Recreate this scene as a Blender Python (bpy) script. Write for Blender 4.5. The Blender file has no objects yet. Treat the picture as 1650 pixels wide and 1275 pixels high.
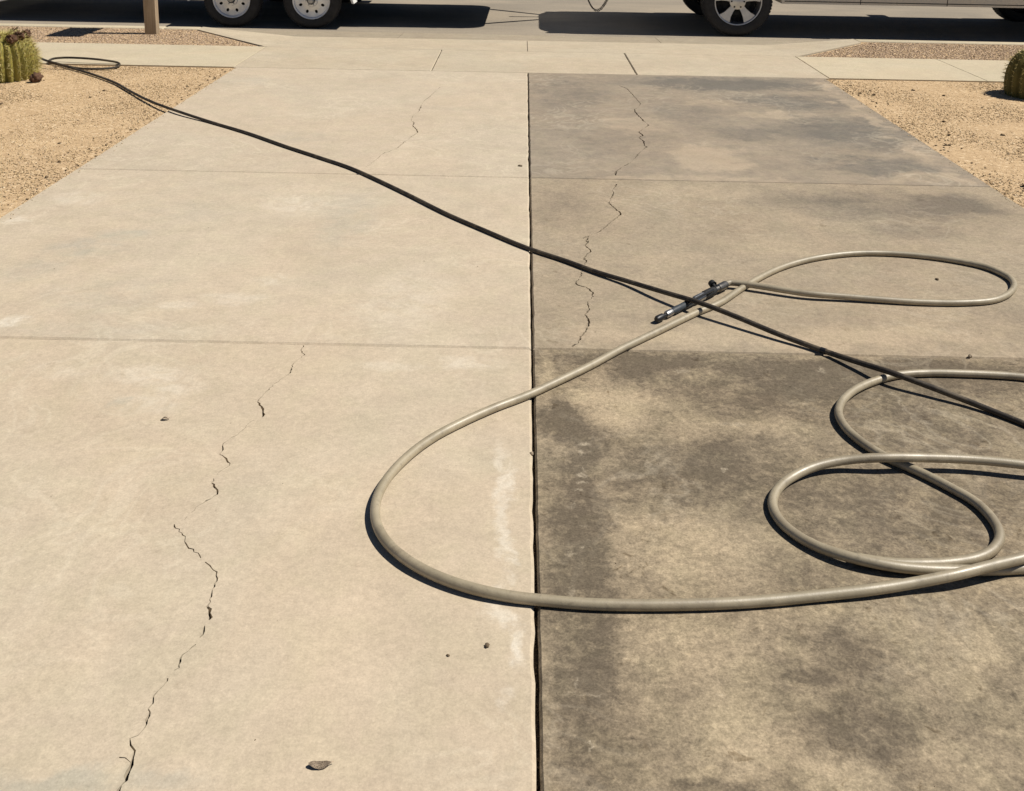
import bpy, bmesh, math, random
import numpy as np
from mathutils import Vector, Matrix, noise as mnoise

random.seed(7)
RNG = np.random.default_rng(7)
scene = bpy.context.scene
COL = scene.collection

# ---------------------------------------------------------------- camera
PITCH, YAW, ROLL = math.radians(12.40316), math.radians(-0.49662), math.radians(1.0)
fwd = Vector((math.sin(YAW) * math.cos(PITCH), math.cos(YAW) * math.cos(PITCH), -math.sin(PITCH)))
rt = fwd.cross(Vector((0, 0, 1))).normalized()
up = rt.cross(fwd)
right = rt * math.cos(ROLL) + up * math.sin(ROLL)
upv = up * math.cos(ROLL) - rt * math.sin(ROLL)
cam_data = bpy.data.cameras.new("camera")
cam = bpy.data.objects.new("camera", cam_data)
COL.objects.link(cam)
m = Matrix((right, upv, -fwd)).transposed().to_4x4()
m.translation = Vector((-0.0570, 0.0, 1.62))
cam.matrix_world = m
cam_data.sensor_fit = 'HORIZONTAL'
cam_data.sensor_width = 36.0
cam_data.lens = 1652.0 / 1650.0 * 36.0
cam_data.shift_y = -(637.5 - 175.0) / 1650.0      # the photograph is the lower part of a taller frame
cam_data.clip_start = 0.05
cam_data.clip_end = 3000.0
scene.camera = cam

# ---------------------------------------------------------------- light
SUN_EL, SUN_AZ = math.radians(55.8), math.radians(87.5)      # azimuth from +Y towards +X
world = bpy.data.worlds.new("World")
scene.world = world
world.use_nodes = True
wn = world.node_tree
sky = wn.nodes.new("ShaderNodeTexSky")
sky.sky_type = 'NISHITA'
sky.sun_disc = False
sky.sun_elevation = SUN_EL
sky.sun_rotation = SUN_AZ
sky.altitude = 400.0
sky.dust_density = 0.3
sky.air_density = 0.6
bg = wn.nodes["Background"]
bg.inputs["Strength"].default_value = 0.05
wn.links.new(sky.outputs["Color"], bg.inputs["Color"])
sun_dir = Vector((math.sin(SUN_AZ) * math.cos(SUN_EL), math.cos(SUN_AZ) * math.cos(SUN_EL), math.sin(SUN_EL)))
sun_data = bpy.data.lights.new("sun", 'SUN')
sun_data.energy = 5.0
sun_data.angle = math.radians(0.53)
sun_data.color = (1.0, 0.94, 0.84)
sun = bpy.data.objects.new("sun", sun_data)
COL.objects.link(sun)
sun.rotation_euler = sun_dir.to_track_quat('Z', 'Y').to_euler()
sun.location = sun_dir * 60

scene.view_settings.view_transform = 'Standard'
scene.view_settings.look = 'None'
scene.view_settings.exposure = 0.0
scene.view_settings.gamma = 1.0
scene.view_settings.use_curve_mapping = False
scene.render.engine = 'CYCLES'
scene.cycles.max_bounces = 5
scene.cycles.diffuse_bounces = 1

# ---------------------------------------------------------------- traced ground positions (metres)
STAINS_NEAR = [(0.847, 3.301, 0.946, 0.076, 0.35), (1.387, 3.307, 0.44, 0.067, 0.23), (0.129, 2.353, 0.067, 0.514, 0.58), (0.16, 2.812, 0.075, 0.161, 0.27), (0.138, 1.778, 0.07, 0.28, 0.35), (1.244, 3.21, 0.557, 0.154, 0.47), (0.792, 3.069, 0.327, 0.146, 0.35), (0.368, 3.26, 0.15, 0.121, 0.47), (0.089, 2.912, 0.081, 0.13, 0.55), (0.386, 2.621, 0.212, 0.19, 0.35), (0.608, 2.761, 0.148, 0.208, 0.27), (0.669, 1.933, 0.102, 0.09, 0.43), (0.662, 1.747, 0.1, 0.094, 0.39), (0.57, 1.867, 0.066, 0.028, 0.39), (0.968, 1.88, 0.08, 0.05, 0.31), (0.936, 2.437, 0.284, 0.251, 0.27), (1.188, 2.891, 0.292, 0.169, 0.27), (0.334, 1.582, 0.08, 0.019, 0.55), (0.862, 1.753, 0.075, 0.095, 0.16), (1.272, 2.564, 0.157, 0.182, 0.23), (0.051, 2.009, 0.042, 0.591, 0.2), (0.631, 2.539, 0.155, 0.149, 0.23)]
CLEAN_NEAR = [(0.261, 3.005, 0.15, 0.153, 0.66), (0.496, 2.862, 0.134, 0.081, 0.28), (0.371, 2.286, 0.204, 0.187, 0.43), (0.347, 1.941, 0.177, 0.113, 0.38), (0.37, 1.707, 0.135, 0.122, 0.43), (0.901, 1.941, 0.151, 0.113, 0.28), (0.574, 1.62, 0.106, 0.039, 0.47), (0.842, 1.649, 0.095, 0.071, 0.33), (0.668, 2.869, 0.096, 0.037, 0.38), (0.047, 3.208, 0.03, 0.182, 0.38)]
MARKS_NEAR = [(0.148, 2.752, 0.017, 0.008, 1), (0.142, 2.708, 0.007, 0.02, 0.8), (0.137, 2.62, 0.007, 0.013, 0.8), (0.135, 2.592, 0.016, 0.009, 1), (0.133, 2.558, 0.019, 0.006, 1), (0.123, 2.522, 0.019, 0.006, 1), (0.101, 2.447, 0.013, 0.014, 0.5), (0.123, 2.358, 0.013, 0.005, 0.4), (0.118, 2.272, 0.006, 0.007, 0.9), (0.09, 2.246, 0.009, 0.007, 0.6), (0.083, 2.103, 0.009, 0.017, 0.7), (0.54, 2.633, 0.009, 0.016, 1.2), (0.101, 1.793, 0.038, 0.003, 0.5), (0.083, 1.826, 0.004, 0.02, 0.6), (0.1, 1.672, 0.005, 0.006, 1.2), (0.099, 1.662, 0.004, 0.009, 0.8), (0.328, 2.65, 0.009, 0.029, 0.7), (0.384, 2.668, 0.018, 0.02, 0.4), (0.361, 2.7, 0.007, 0.047, 0.4), (0.408, 2.53, 0.027, 0.009, 0.4), (0.615, 2.889, 0.062, 0.011, 0.5), (0.514, 3.239, 0.03, 0.014, 0.5), (0.998, 3.266, 0.013, 0.028, 0.7), (0.375, 1.802, 0.005, 0.007, 0.8)]
STAINS_MID = [(1.865, 5.133, 0.498, 0.301, 0.55), (2.285, 5.213, 0.236, 0.221, 0.6), (1.881, 4.745, 0.246, 0.129, 0.4), (0.18, 5.075, 0.193, 0.369, 0.3), (1.347, 5.26, 0.405, 0.202, 0.25), (0.62, 3.943, 0.102, 0.398, 0.1), (1.873, 3.703, 0.098, 0.235, 0.3)]
CLEAN_MID = [(0.673, 3.533, 0.582, 0.097, 0.35), (1.255, 3.562, 0.47, 0.109, 0.3), (0.931, 5.344, 0.375, 0.139, 0.25), (0.607, 4.22, 0.164, 0.299, 0.2), (1.1, 4.483, 0.29, 0.167, 0.2)]
STAINS_FAR = [(1.669, 8.501, 0.913, 0.335, 0.7), (2.06, 7.786, 0.543, 0.331, 0.55), (2.182, 6.788, 0.52, 0.474, 0.6), (2.101, 5.927, 0.418, 0.197, 0.5), (0.34, 7.981, 0.298, 0.749, 0.3), (1.455, 6.729, 0.298, 0.25, 0.35), (0.441, 6.56, 0.247, 0.514, 0.15), (1.134, 7.373, 0.278, 0.426, 0.25)]
CLEAN_FAR = [(2.531, 8.452, 0.075, 0.276, 0.6), (2.491, 7.757, 0.088, 0.328, 0.6), (2.472, 7.088, 0.09, 0.316, 0.55), (2.457, 6.393, 0.098, 0.292, 0.5), (2.463, 5.819, 0.09, 0.217, 0.4), (1.108, 6.064, 0.211, 0.323, 0.6), (0.768, 6.944, 0.262, 0.19, 0.3), (1.761, 7.324, 0.278, 0.105, 0.4), (2.252, 5.739, 0.295, 0.106, 0.3), (1.474, 7.732, 0.292, 0.116, 0.3), (0.936, 5.582, 0.57, 0.1, 0.4)]
PALE_LEFT = [(-0.09, 2.54, 0.031, 0.21, 0.9), (-0.077, 2.221, 0.027, 0.166, 0.8), (-0.075, 1.985, 0.028, 0.078, 1.0), (-0.075, 1.891, 0.021, 0.043, 0.9), (-0.073, 1.772, 0.018, 0.032, 0.5), (-1.264, 3.148, 0.144, 0.079, 0.5), (-1.21, 2.941, 0.116, 0.086, 0.45), (-1.15, 3.058, 0.08, 0.05, 0.5), (-0.504, 3.229, 0.148, 0.046, 0.4), (-0.209, 3.266, 0.107, 0.056, 0.5), (-1.57, 3.134, 0.122, 0.061, 0.2), (-1.913, 3.54, 0.057, 0.043, 0.9), (-1.069, 3.985, 0.102, 0.054, 0.5), (-1.39, 3.712, 0.071, 0.047, 0.5), (-1.168, 3.784, 0.146, 0.061, 0.4), (-2.469, 4.658, 0.073, 0.072, 0.7), (-2.316, 5.036, 0.156, 0.104, 0.4), (-1.183, 4.985, 0.188, 0.163, 0.4), (-0.485, 3.821, 0.172, 0.313, 0.3), (-1.318, 2.916, 0.046, 0.038, -0.6)]
COOL_LEFT = [(-2.003, 4.3, 0.163, 0.124, 0.9), (-1.882, 4.489, 0.141, 0.084, 0.8), (-2.089, 4.068, 0.129, 0.14, 0.6), (-0.882, 1.554, 0.146, 0.039, 1.0), (-0.668, 1.561, 0.09, 0.032, 0.7), (-1.629, 3.473, 0.449, 0.084, 0.4), (-1.675, 3.82, 0.293, 0.25, 0.5), (-0.915, 4.901, 0.185, 0.599, 0.3), (-1.71, 4.85, 0.365, 0.194, 0.35), (-1.49, 6.403, 0.237, 0.196, 0.5), (-2.346, 8.233, 0.299, 0.211, 0.4), (-0.883, 4.711, 0.149, 0.556, 0.3), (-1.306, 2.936, 0.035, 0.031, 0.9)]
CRACK_LEFT_NEAR = [(-0.8112, 3.3727, 3.0), (-0.8159, 3.3427, 3.0), (-0.7958, 3.2997, 3.0), (-0.8091, 3.261, 0.0), (-0.8189, 3.2278, 3.0), (-0.8153, 3.1642, 4.0), (-0.8248, 3.1416, 0.0), (-0.8443, 3.0928, 3.0), (-0.8494, 3.0798, 0.0), (-0.8593, 3.0456, 3.0), (-0.8623, 3.0329, 0.0), (-0.8738, 2.9834, 2.0), (-0.8727, 2.9634, 5.0), (-0.8483, 2.929, 6.0), (-0.834, 2.8874, 6.0), (-0.8369, 2.8684, 1.0), (-0.8605, 2.8413, 1.0), (-0.8679, 2.819, 0.0), (-0.8705, 2.7936, 3.0), (-0.8796, 2.7789, 0.0), (-0.8885, 2.7574, 2.0), (-0.901, 2.736, 0.0), (-0.9132, 2.7149, 3.0), (-0.9018, 2.6817, 4.0), (-0.904, 2.6584, 2.0), (-0.8736, 2.6271, 5.0), (-0.8587, 2.6117, 2.0), (-0.8715, 2.5829, 0.0), (-0.8832, 2.5454, 1.0), (-0.8828, 2.5153, 3.0), (-0.8565, 2.4723, 6.0), (-0.8515, 2.461, 3.0), (-0.8646, 2.4434, 0.0), (-0.8728, 2.4318, 4.0), (-0.8792, 2.4204, 1.0), (-0.8895, 2.4006, 1.3), (-0.8972, 2.3785, 0.0), (-0.9008, 2.3596, 1.2), (-0.9131, 2.3379, 0.0), (-0.9254, 2.327, 3.0), (-0.8822, 2.2775, 2.0), (-0.8626, 2.2411, 3.0), (-0.8375, 2.2203, 2.0), (-0.8069, 2.1905, 2.0), (-0.7636, 2.1461, 2.5), (-0.7541, 2.124, 3.0), (-0.7501, 2.0956, 3.5), (-0.7513, 2.0848, 1.0), (-0.7497, 2.0699, 2.5), (-0.7473, 2.0426, 2.0), (-0.7472, 2.0282, 4.0), (-0.7363, 2.0062, 7.0), (-0.7294, 1.9924, 5.0), (-0.7323, 1.9745, 0.0), (-0.7366, 1.9569, 2.6), (-0.7294, 1.938, 3.0), (-0.7371, 1.9189, 1.0), (-0.7433, 1.9002, 2.5), (-0.7491, 1.889, 0.0), (-0.7548, 1.8779, 3.0), (-0.7536, 1.8583, 3.5), (-0.7499, 1.8391, 2.5), (-0.7611, 1.8336, 0.8), (-0.7652, 1.8112, 3.0), (-0.7642, 1.8044, 2.0), (-0.772, 1.7792, 0.9), (-0.7795, 1.761, 3.0), (-0.7726, 1.7451, 4.0), (-0.7737, 1.7308, 2.2), (-0.7687, 1.703, 4.5), (-0.7676, 1.6833, 1.0), (-0.7736, 1.6667, 0.0), (-0.7858, 1.6575, 2.0), (-0.7768, 1.6432, 3.0), (-0.7668, 1.6292, 5.0), (-0.764, 1.6123, 3.0), (-0.7583, 1.5972, 6.0), (-0.7588, 1.574, 6.0), (-0.7576, 1.5647, 4.0), (-0.7603, 1.554, 0.0), (-0.7608, 1.5435, 5.0), (-0.7601, 1.5216, 3.0), (-0.7521, 1.4843, 4.0)]
CRACK_LEFT_BRANCH = [(-0.7894, 1.6144, 3.0), (-0.7785, 1.6105, 1.2), (-0.7627, 1.6026, 1.2)]
CRACK_LEFT_FAR = [(-0.7109, 8.106, 5.4), (-0.7244, 8.0282, 0.0), (-0.7672, 7.6847, 6.75), (-0.7868, 7.5909, 4.05), (-0.7924, 7.4563, 0.0), (-0.7933, 7.3266, 8.1), (-0.7918, 7.222, 4.05), (-0.8035, 7.119, 0.0), (-0.8191, 7.0578, 4.05), (-0.8175, 6.922, 0.0), (-0.7901, 6.8675, 6.75), (-0.7868, 6.7569, 6.75), (-0.7448, 6.6351, 6.75), (-0.7336, 6.5664, 5.4), (-0.7634, 6.4621, 5.4), (-0.7764, 6.3622, 0.0), (-0.7925, 6.3286, 6.75), (-0.8007, 6.2642, 5.4), (-0.8187, 6.1542, 5.4), (-0.8436, 6.1068, 0.0), (-0.8549, 6.0759, 6.75), (-0.8812, 6.0443, 5.4), (-0.8957, 5.9846, 2.7), (-0.9044, 5.9123, 4.05), (-0.9184, 5.8551, 2.7), (-0.9303, 5.7854, 0.0), (-0.9454, 5.7171, 4.05)]
CRACK_RIGHT_FAR = [(0.755, 8.3294, 3.38), (0.8043, 8.2031, 5.4), (0.8194, 8.0523, 5.4), (0.8363, 7.8354, 4.05), (0.8524, 7.6294, 4.05), (0.8166, 7.4719, 0.0), (0.7887, 7.4264, 8.1), (0.7798, 7.3411, 8.1), (0.794, 7.1787, 6.75), (0.8075, 7.0616, 8.1), (0.8228, 6.9672, 0.0), (0.8292, 6.9115, 8.1), (0.7778, 6.7972, 0.0), (0.7383, 6.7048, 9.45), (0.7579, 6.6196, 8.1), (0.7255, 6.549, 4.05), (0.743, 6.4508, 8.1), (0.736, 6.3536, 5.4), (0.7464, 6.3071, 8.1), (0.7043, 6.2112, 0.0), (0.6711, 6.1186, 8.1), (0.6479, 6.0437, 4.05), (0.606, 5.9269, 0.0), (0.5745, 5.8692, 8.1), (0.5485, 5.8265, 0.0), (0.4989, 5.7166, 9.45), (0.4921, 5.6389, 8.1)]
CRACK_RIGHT_MID = [(0.4806, 5.4651, 5.4), (0.4696, 5.4168, 6.75), (0.45, 5.3455, 0.0), (0.4519, 5.2887, 6.75), (0.433, 5.2206, 6.75), (0.4211, 5.1545, 0.0), (0.412, 5.1218, 5.4), (0.4387, 5.0192, 5.4), (0.4609, 4.95, 6.75), (0.4368, 4.8893, 5.4), (0.3962, 4.81, 2.7), (0.3735, 4.7525, 5.4), (0.3452, 4.6958, 2.7), (0.3313, 4.668, 6.75), (0.3051, 4.6308, 1.35), (0.2646, 4.5934, 2.7), (0.2422, 4.5575, 5.4), (0.2769, 4.6028, 2.7), (0.2572, 4.5159, 6.75), (0.2727, 4.5337, 4.05), (0.2514, 4.4655, 5.4), (0.2754, 4.3938, 5.4), (0.2533, 4.3528, 4.05), (0.2331, 4.2895, 8.1), (0.246, 4.275, 5.4), (0.2246, 4.1842, 0.0), (0.2119, 4.0973, 5.4), (0.2048, 4.062, 2.7), (0.1845, 4.0197, 5.4), (0.1958, 3.9865, 5.4), (0.228, 3.9683, 4.05), (0.2503, 3.917, 6.75), (0.2474, 3.872, 4.05), (0.2272, 3.8269, 0.0), (0.2204, 3.7958, 4.05), (0.2276, 3.7537, 4.05), (0.2068, 3.6877, 6.75), (0.2191, 3.6538, 5.4), (0.2157, 3.5974, 5.4), (0.1982, 3.5364, 4.05), (0.1826, 3.5036, 5.4), (0.1738, 3.4665, 5.4), (0.1632, 3.4351, 1.35), (0.1513, 3.4192, 9.45), (0.1441, 3.4088, 9.45)]
TAN_HOSE_MAIN = [(0.7661, 3.8407, 0.0273), (0.861, 3.8927, 0.0263), (0.9882, 3.902, 0.0253), (1.1114, 3.8941, 0.0233), (1.2572, 3.8795, 0.0193), (1.402, 3.8652, 0.0153), (1.5461, 3.8525, 0.0133), (1.7202, 3.8554, 0.0133), (1.858, 3.8876, 0.0133), (1.9574, 3.9632, 0.0133), (2.0257, 4.0667, 0.0133), (2.0383, 4.1507, 0.0133), (1.995, 4.257, 0.0133), (1.8913, 4.3342, 0.0133), (1.7462, 4.3881, 0.0133), (1.5867, 4.4105, 0.0133), (1.4416, 4.3941, 0.0133), (1.2539, 4.3207, 0.0133), (1.0883, 4.2059, 0.0133), (0.9494, 4.0628, 0.0133), (0.8625, 3.9569, 0.0133), (0.7454, 3.8044, 0.0133), (0.6299, 3.6966, 0.0133), (0.4651, 3.526, 0.0133), (0.3134, 3.3691, 0.0133), (0.1953, 3.2345, 0.0133), (0.0857, 3.1222, 0.0133), (-0.0172, 3.0208, 0.0133), (-0.1148, 2.9406, 0.0133), (-0.2073, 2.853, 0.0133), (-0.2938, 2.7558, 0.0133), (-0.356, 2.652, 0.0153), (-0.4027, 2.5324, 0.0163), (-0.4187, 2.4285, 0.0173), (-0.407, 2.3341, 0.0173), (-0.3709, 2.2543, 0.0173), (-0.312, 2.1846, 0.0173), (-0.2399, 2.1315, 0.0163), (-0.1495, 2.0887, 0.0163), (-0.0624, 2.0666, 0.0143), (0.009, 2.0578, 0.0133), (0.1082, 2.0487, 0.0133), (0.1932, 2.0474, 0.0133), (0.307, 2.0513, 0.0133), (0.4219, 2.0594, 0.0133), (0.539, 2.0738, 0.0133), (0.6587, 2.0935, 0.0143), (0.7794, 2.1118, 0.0183), (0.8886, 2.1343, 0.0223), (0.9972, 2.1532, 0.0343), (1.0992, 2.1854, 0.0383), (1.1881, 2.2165, 0.0383), (1.3654, 2.2951, 0.0333), (1.6075, 2.4141, 0.0233)]
TAN_HOSE_RING = [(1.4401, 2.2574, 0.0133), (1.3018, 2.2265, 0.0133), (1.1886, 2.2109, 0.0133), (1.0939, 2.2006, 0.0133), (1.0026, 2.1974, 0.0133), (0.926, 2.1939, 0.0173), (0.8523, 2.1983, 0.0223), (0.7708, 2.2259, 0.0223), (0.7075, 2.269, 0.0173), (0.6607, 2.3264, 0.0143), (0.636, 2.387, 0.0133), (0.6346, 2.4497, 0.0133), (0.6569, 2.5089, 0.0143), (0.705, 2.5671, 0.0163), (0.7869, 2.6177, 0.0253), (0.8813, 2.6434, 0.0333), (0.9949, 2.6443, 0.0443), (1.1312, 2.6548, 0.0403), (1.2542, 2.6534, 0.0383), (1.3854, 2.6332, 0.0383), (1.5292, 2.6063, 0.0333), (1.6669, 2.5727, 0.0233)]
TAN_HOSE_LOOP = [(1.9355, 3.0341, 0.0133), (1.822, 3.1576, 0.0133), (1.6667, 3.2208, 0.0133), (1.5678, 3.2342, 0.0133), (1.4644, 3.2385, 0.0133), (1.3588, 3.2382, 0.0133), (1.2466, 3.2195, 0.0133), (1.1464, 3.1705, 0.0133), (1.049, 3.0917, 0.0163), (0.9824, 3.005, 0.0173), (0.9528, 2.9256, 0.0173), (0.9543, 2.8421, 0.0163), (0.9824, 2.7605, 0.0153), (1.0241, 2.695, 0.0133), (1.0883, 2.6271, 0.0133), (1.1459, 2.553, 0.0133), (1.1863, 2.4877, 0.0133), (1.2001, 2.4135, 0.0133), (1.1891, 2.3422, 0.0133), (1.1497, 2.2857, 0.0133), (1.0914, 2.2473, 0.0133), (1.014, 2.2257, 0.0133), (0.9355, 2.2182, 0.0133), (0.8679, 2.2193, 0.0133), (0.8178, 2.2281, 0.0133), (0.7832, 2.2387, 0.0133)]
DARK_HOSE = [(-5.2728, 9.7326, 0.0098), (-4.7594, 9.418, 0.0098), (-4.4708, 9.1169, 0.0298), (-4.1489, 8.6772, 0.0598), (-4.0356, 8.6486, 0.0398), (-3.9039, 8.6488, 0.0098), (-3.7259, 8.6073, 0.0098), (-3.6096, 8.6501, 0.0098), (-3.5669, 8.747, 0.0098), (-3.6156, 8.8739, 0.0198), (-3.7569, 8.8871, 0.0398), (-3.9558, 8.904, 0.0498), (-4.1331, 8.9302, 0.0448), (-4.215, 8.9141, 0.0348), (-4.2292, 8.87, 0.0198), (-4.1543, 8.8239, 0.0098), (-3.9679, 8.6724, 0.0098), (-3.6216, 8.3546, 0.0098), (-3.3131, 8.0307, 0.0098), (-3.0464, 7.6798, 0.0098), (-2.7501, 7.2927, 0.0198), (-2.4624, 6.9751, 0.0218), (-2.144, 6.7101, 0.0098), (-1.8156, 6.4206, 0.0098), (-1.503, 6.1088, 0.0098), (-1.2442, 5.8646, 0.0098), (-1.0241, 5.65, 0.0098), (-0.8307, 5.4125, 0.0098), (-0.6311, 5.1505, 0.0098), (-0.4134, 4.8544, 0.0098), (-0.2195, 4.6239, 0.0098), (-0.0139, 4.3904, 0.0098), (0.1488, 4.2437, 0.0098), (0.2757, 4.1135, 0.0118), (0.3964, 4.0007, 0.0178), (0.5291, 3.8457, 0.0358), (0.6555, 3.7176, 0.0458), (0.778, 3.6107, 0.0368), (0.8951, 3.5106, 0.0228), (1.0253, 3.4043, 0.0128), (1.1192, 3.2852, 0.0258), (1.2049, 3.1684, 0.0428), (1.3032, 3.0989, 0.0318), (1.3991, 3.0344, 0.0178), (1.4845, 2.9582, 0.0098), (1.5805, 2.8402, 0.0098), (1.6861, 2.6949, 0.0098), (1.8256, 2.4976, 0.0098)]
SPOT = {'leaf': (-0.4093, 1.6047), 'twig': (-1.1265, 2.841), 'crumb': (-0.1072, 1.9228), 'speck': (-0.1899, 1.8926), 'joint_pebble': (-0.0051, 2.7017), 'joint_grit': (-0.0035, 2.0618), 'edge_pebble': (1.5581, 3.3919), 'loop_chip': (1.731, 4.1319), 'cactus_left': (-4.1924, 8.0191), 'cactus_right': (4.0315, 8.0871), 'dried': (-3.9467, 8.0705), 'noz_tip': (0.4707, 3.6213), 'noz_tail': (0.7584, 3.9247), 'joint_speck': (-0.0541, 5.7958), 'knob': (1.0405, 3.3919)}

ROAD_Z = -0.12
YARD_Z = -0.013

# ---------------------------------------------------------------- helpers
def tag(o, label=None, cat=None, group=None, kind=None):
    if label: o["label"] = label
    if cat: o["category"] = cat
    if group: o["group"] = group
    if kind: o["kind"] = kind
    return o

def link(name, me, mat=None, parent=None, loc=None):
    o = bpy.data.objects.new(name, me)
    COL.objects.link(o)
    if mat is not None and me is not None:
        me.materials.append(mat)
    if parent is not None:
        o.parent = parent
    if loc is not None:
        o.location = loc
    return o

def empty(name, loc=(0, 0, 0), rz=0.0):
    o = bpy.data.objects.new(name, None)
    COL.objects.link(o)
    o.empty_display_size = 0.1
    o.location = loc
    o.rotation_euler = (0, 0, rz)
    return o

def from_bm(name, bm, mat=None, parent=None, loc=None, smooth=None):
    bmesh.ops.recalc_face_normals(bm, faces=bm.faces[:])
    me = bpy.data.meshes.new(name)
    bm.to_mesh(me)
    bm.free()
    if smooth is not None:
        if smooth == 'all':
            me.shade_smooth()
        else:
            me.shade_smooth()
            me.set_sharp_from_angle(angle=math.radians(smooth))
    return link(name, me, mat, parent, loc)

def bm_box(bm, x0, x1, y0, y1, z0, z1, bevel=0.0, seg=2, edges='all', mtx=None):
    vs = [bm.verts.new((x, y, z)) for z in (z0, z1) for y in (y0, y1) for x in (x0, x1)]
    fs = [(0, 2, 3, 1), (4, 5, 7, 6), (0, 1, 5, 4), (2, 6, 7, 3), (0, 4, 6, 2), (1, 3, 7, 5)]
    faces = [bm.faces.new([vs[i] for i in f]) for f in fs]
    out = vs
    if bevel > 0:
        es = set(e for f in faces for e in f.edges)
        if edges == 'vertical':
            es = [e for e in es if abs(e.verts[0].co.z - e.verts[1].co.z) > 1e-6]
        r = bmesh.ops.bevel(bm, geom=list(es), offset=bevel, segments=seg, affect='EDGES', profile=0.5)
        out = list({v for v in r['verts']} | {v for v in vs if v.is_valid})
    if mtx is not None:
        for v in out:
            if v.is_valid:
                v.co = mtx @ v.co
    return out

def box(name, x0, x1, y0, y1, z0, z1, mat, parent=None, bevel=0.0, seg=2, edges='all', loc=None, mtx=None):
    bm = bmesh.new()
    bm_box(bm, x0, x1, y0, y1, z0, z1, bevel, seg, edges, mtx)
    return from_bm(name, bm, mat, parent, loc, smooth=30 if bevel else None)

def bm_prism(bm, pts, a0, a1, axis='y', taper=None):
    """closed polygon pts in the plane across `axis`, extruded from a0 to a1"""
    def mk(p, a):
        if axis == 'y': return (p[0], a, p[1])
        if axis == 'x': return (a, p[0], p[1])
        return (p[0], p[1], a)
    A = [bm.verts.new(mk(p, a0)) for p in pts]
    Bv = [bm.verts.new(mk(p, a1)) for p in pts]
    n = len(pts)
    bm.faces.new(A)
    bm.faces.new(Bv[::-1])
    for i in range(n):
        bm.faces.new((A[i], A[(i + 1) % n], Bv[(i + 1) % n], Bv[i]))
    return A, Bv

def bm_lathe(bm, prof, segs=48, axis='y', centre=(0, 0, 0)):
    """prof: list of (radius, axial)"""
    rings = []
    for (r, a) in prof:
        ring = []
        for k in range(segs):
            t = 2 * math.pi * k / segs
            c, s = r * math.cos(t), r * math.sin(t)
            if axis == 'y': p = (c, a, s)
            elif axis == 'x': p = (a, c, s)
            else: p = (c, s, a)
            ring.append(bm.verts.new((p[0] + centre[0], p[1] + centre[1], p[2] + centre[2])))
        rings.append(ring)
    for i in range(len(rings) - 1):
        for k in range(segs):
            bm.faces.new((rings[i][k], rings[i][(k + 1) % segs], rings[i + 1][(k + 1) % segs], rings[i + 1][k]))
    return rings

def bm_cyl(bm, p0, p1, r0, r1=None, segs=12, caps=True):
    r1 = r0 if r1 is None else r1
    p0, p1 = Vector(p0), Vector(p1)
    d = (p1 - p0).normalized()
    a = d.cross(Vector((0, 0, 1)))
    if a.length < 1e-4: a = Vector((1, 0, 0))
    a.normalize()
    b = d.cross(a)
    R0 = [bm.verts.new(p0 + (a * math.cos(2 * math.pi * k / segs) + b * math.sin(2 * math.pi * k / segs)) * r0) for k in range(segs)]
    R1 = [bm.verts.new(p1 + (a * math.cos(2 * math.pi * k / segs) + b * math.sin(2 * math.pi * k / segs)) * r1) for k in range(segs)]
    for k in range(segs):
        bm.faces.new((R0[k], R0[(k + 1) % segs], R1[(k + 1) % segs], R1[k]))
    if caps:
        bm.faces.new(R0[::-1])
        bm.faces.new(R1)

def catmull(pts, step=0.02):
    P = [Vector(p) for p in pts]
    P = [P[0] * 2 - P[1]] + P + [P[-1] * 2 - P[-2]]
    out = []
    for i in range(1, len(P) - 2):
        p0, p1, p2, p3 = P[i - 1], P[i], P[i + 1], P[i + 2]
        # centripetal parametrisation
        t0 = 0.0
        t1 = t0 + max((p1 - p0).length, 1e-5) ** 0.5
        t2 = t1 + max((p2 - p1).length, 1e-5) ** 0.5
        t3 = t2 + max((p3 - p2).length, 1e-5) ** 0.5
        n = max(2, int((p2 - p1).length / step))
        for k in range(n):
            t = t1 + (t2 - t1) * k / n
            A1 = p0 * ((t1 - t) / (t1 - t0)) + p1 * ((t - t0) / (t1 - t0))
            A2 = p1 * ((t2 - t) / (t2 - t1)) + p2 * ((t - t1) / (t2 - t1))
            A3 = p2 * ((t3 - t) / (t3 - t2)) + p3 * ((t - t2) / (t3 - t2))
            B1 = A1 * ((t2 - t) / (t2 - t0)) + A2 * ((t - t0) / (t2 - t0))
            B2 = A2 * ((t3 - t) / (t3 - t1)) + A3 * ((t - t1) / (t3 - t1))
            out.append(B1 * ((t2 - t) / (t2 - t1)) + B2 * ((t - t1) / (t2 - t1)))
    out.append(P[-2].copy())
    return out

def bm_tube(bm, path, r, segs=14, caps=True):
    rings = []
    n = len(path)
    for i, p in enumerate(path):
        d = (path[min(i + 1, n - 1)] - path[max(i - 1, 0)]).normalized()
        side = d.cross(Vector((0, 0, 1)))
        if side.length < 1e-4: side = Vector((1, 0, 0))
        side.normalize()
        u = side.cross(d)
        rings.append([bm.verts.new(p + (side * math.cos(2 * math.pi * k / segs) + u * math.sin(2 * math.pi * k / segs)) * r) for k in range(segs)])
    for i in range(n - 1):
        for k in range(segs):
            bm.faces.new((rings[i][k], rings[i][(k + 1) % segs], rings[i + 1][(k + 1) % segs], rings[i + 1][k]))
    if caps:
        bm.faces.new(rings[0][::-1])
        bm.faces.new(rings[-1])

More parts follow.
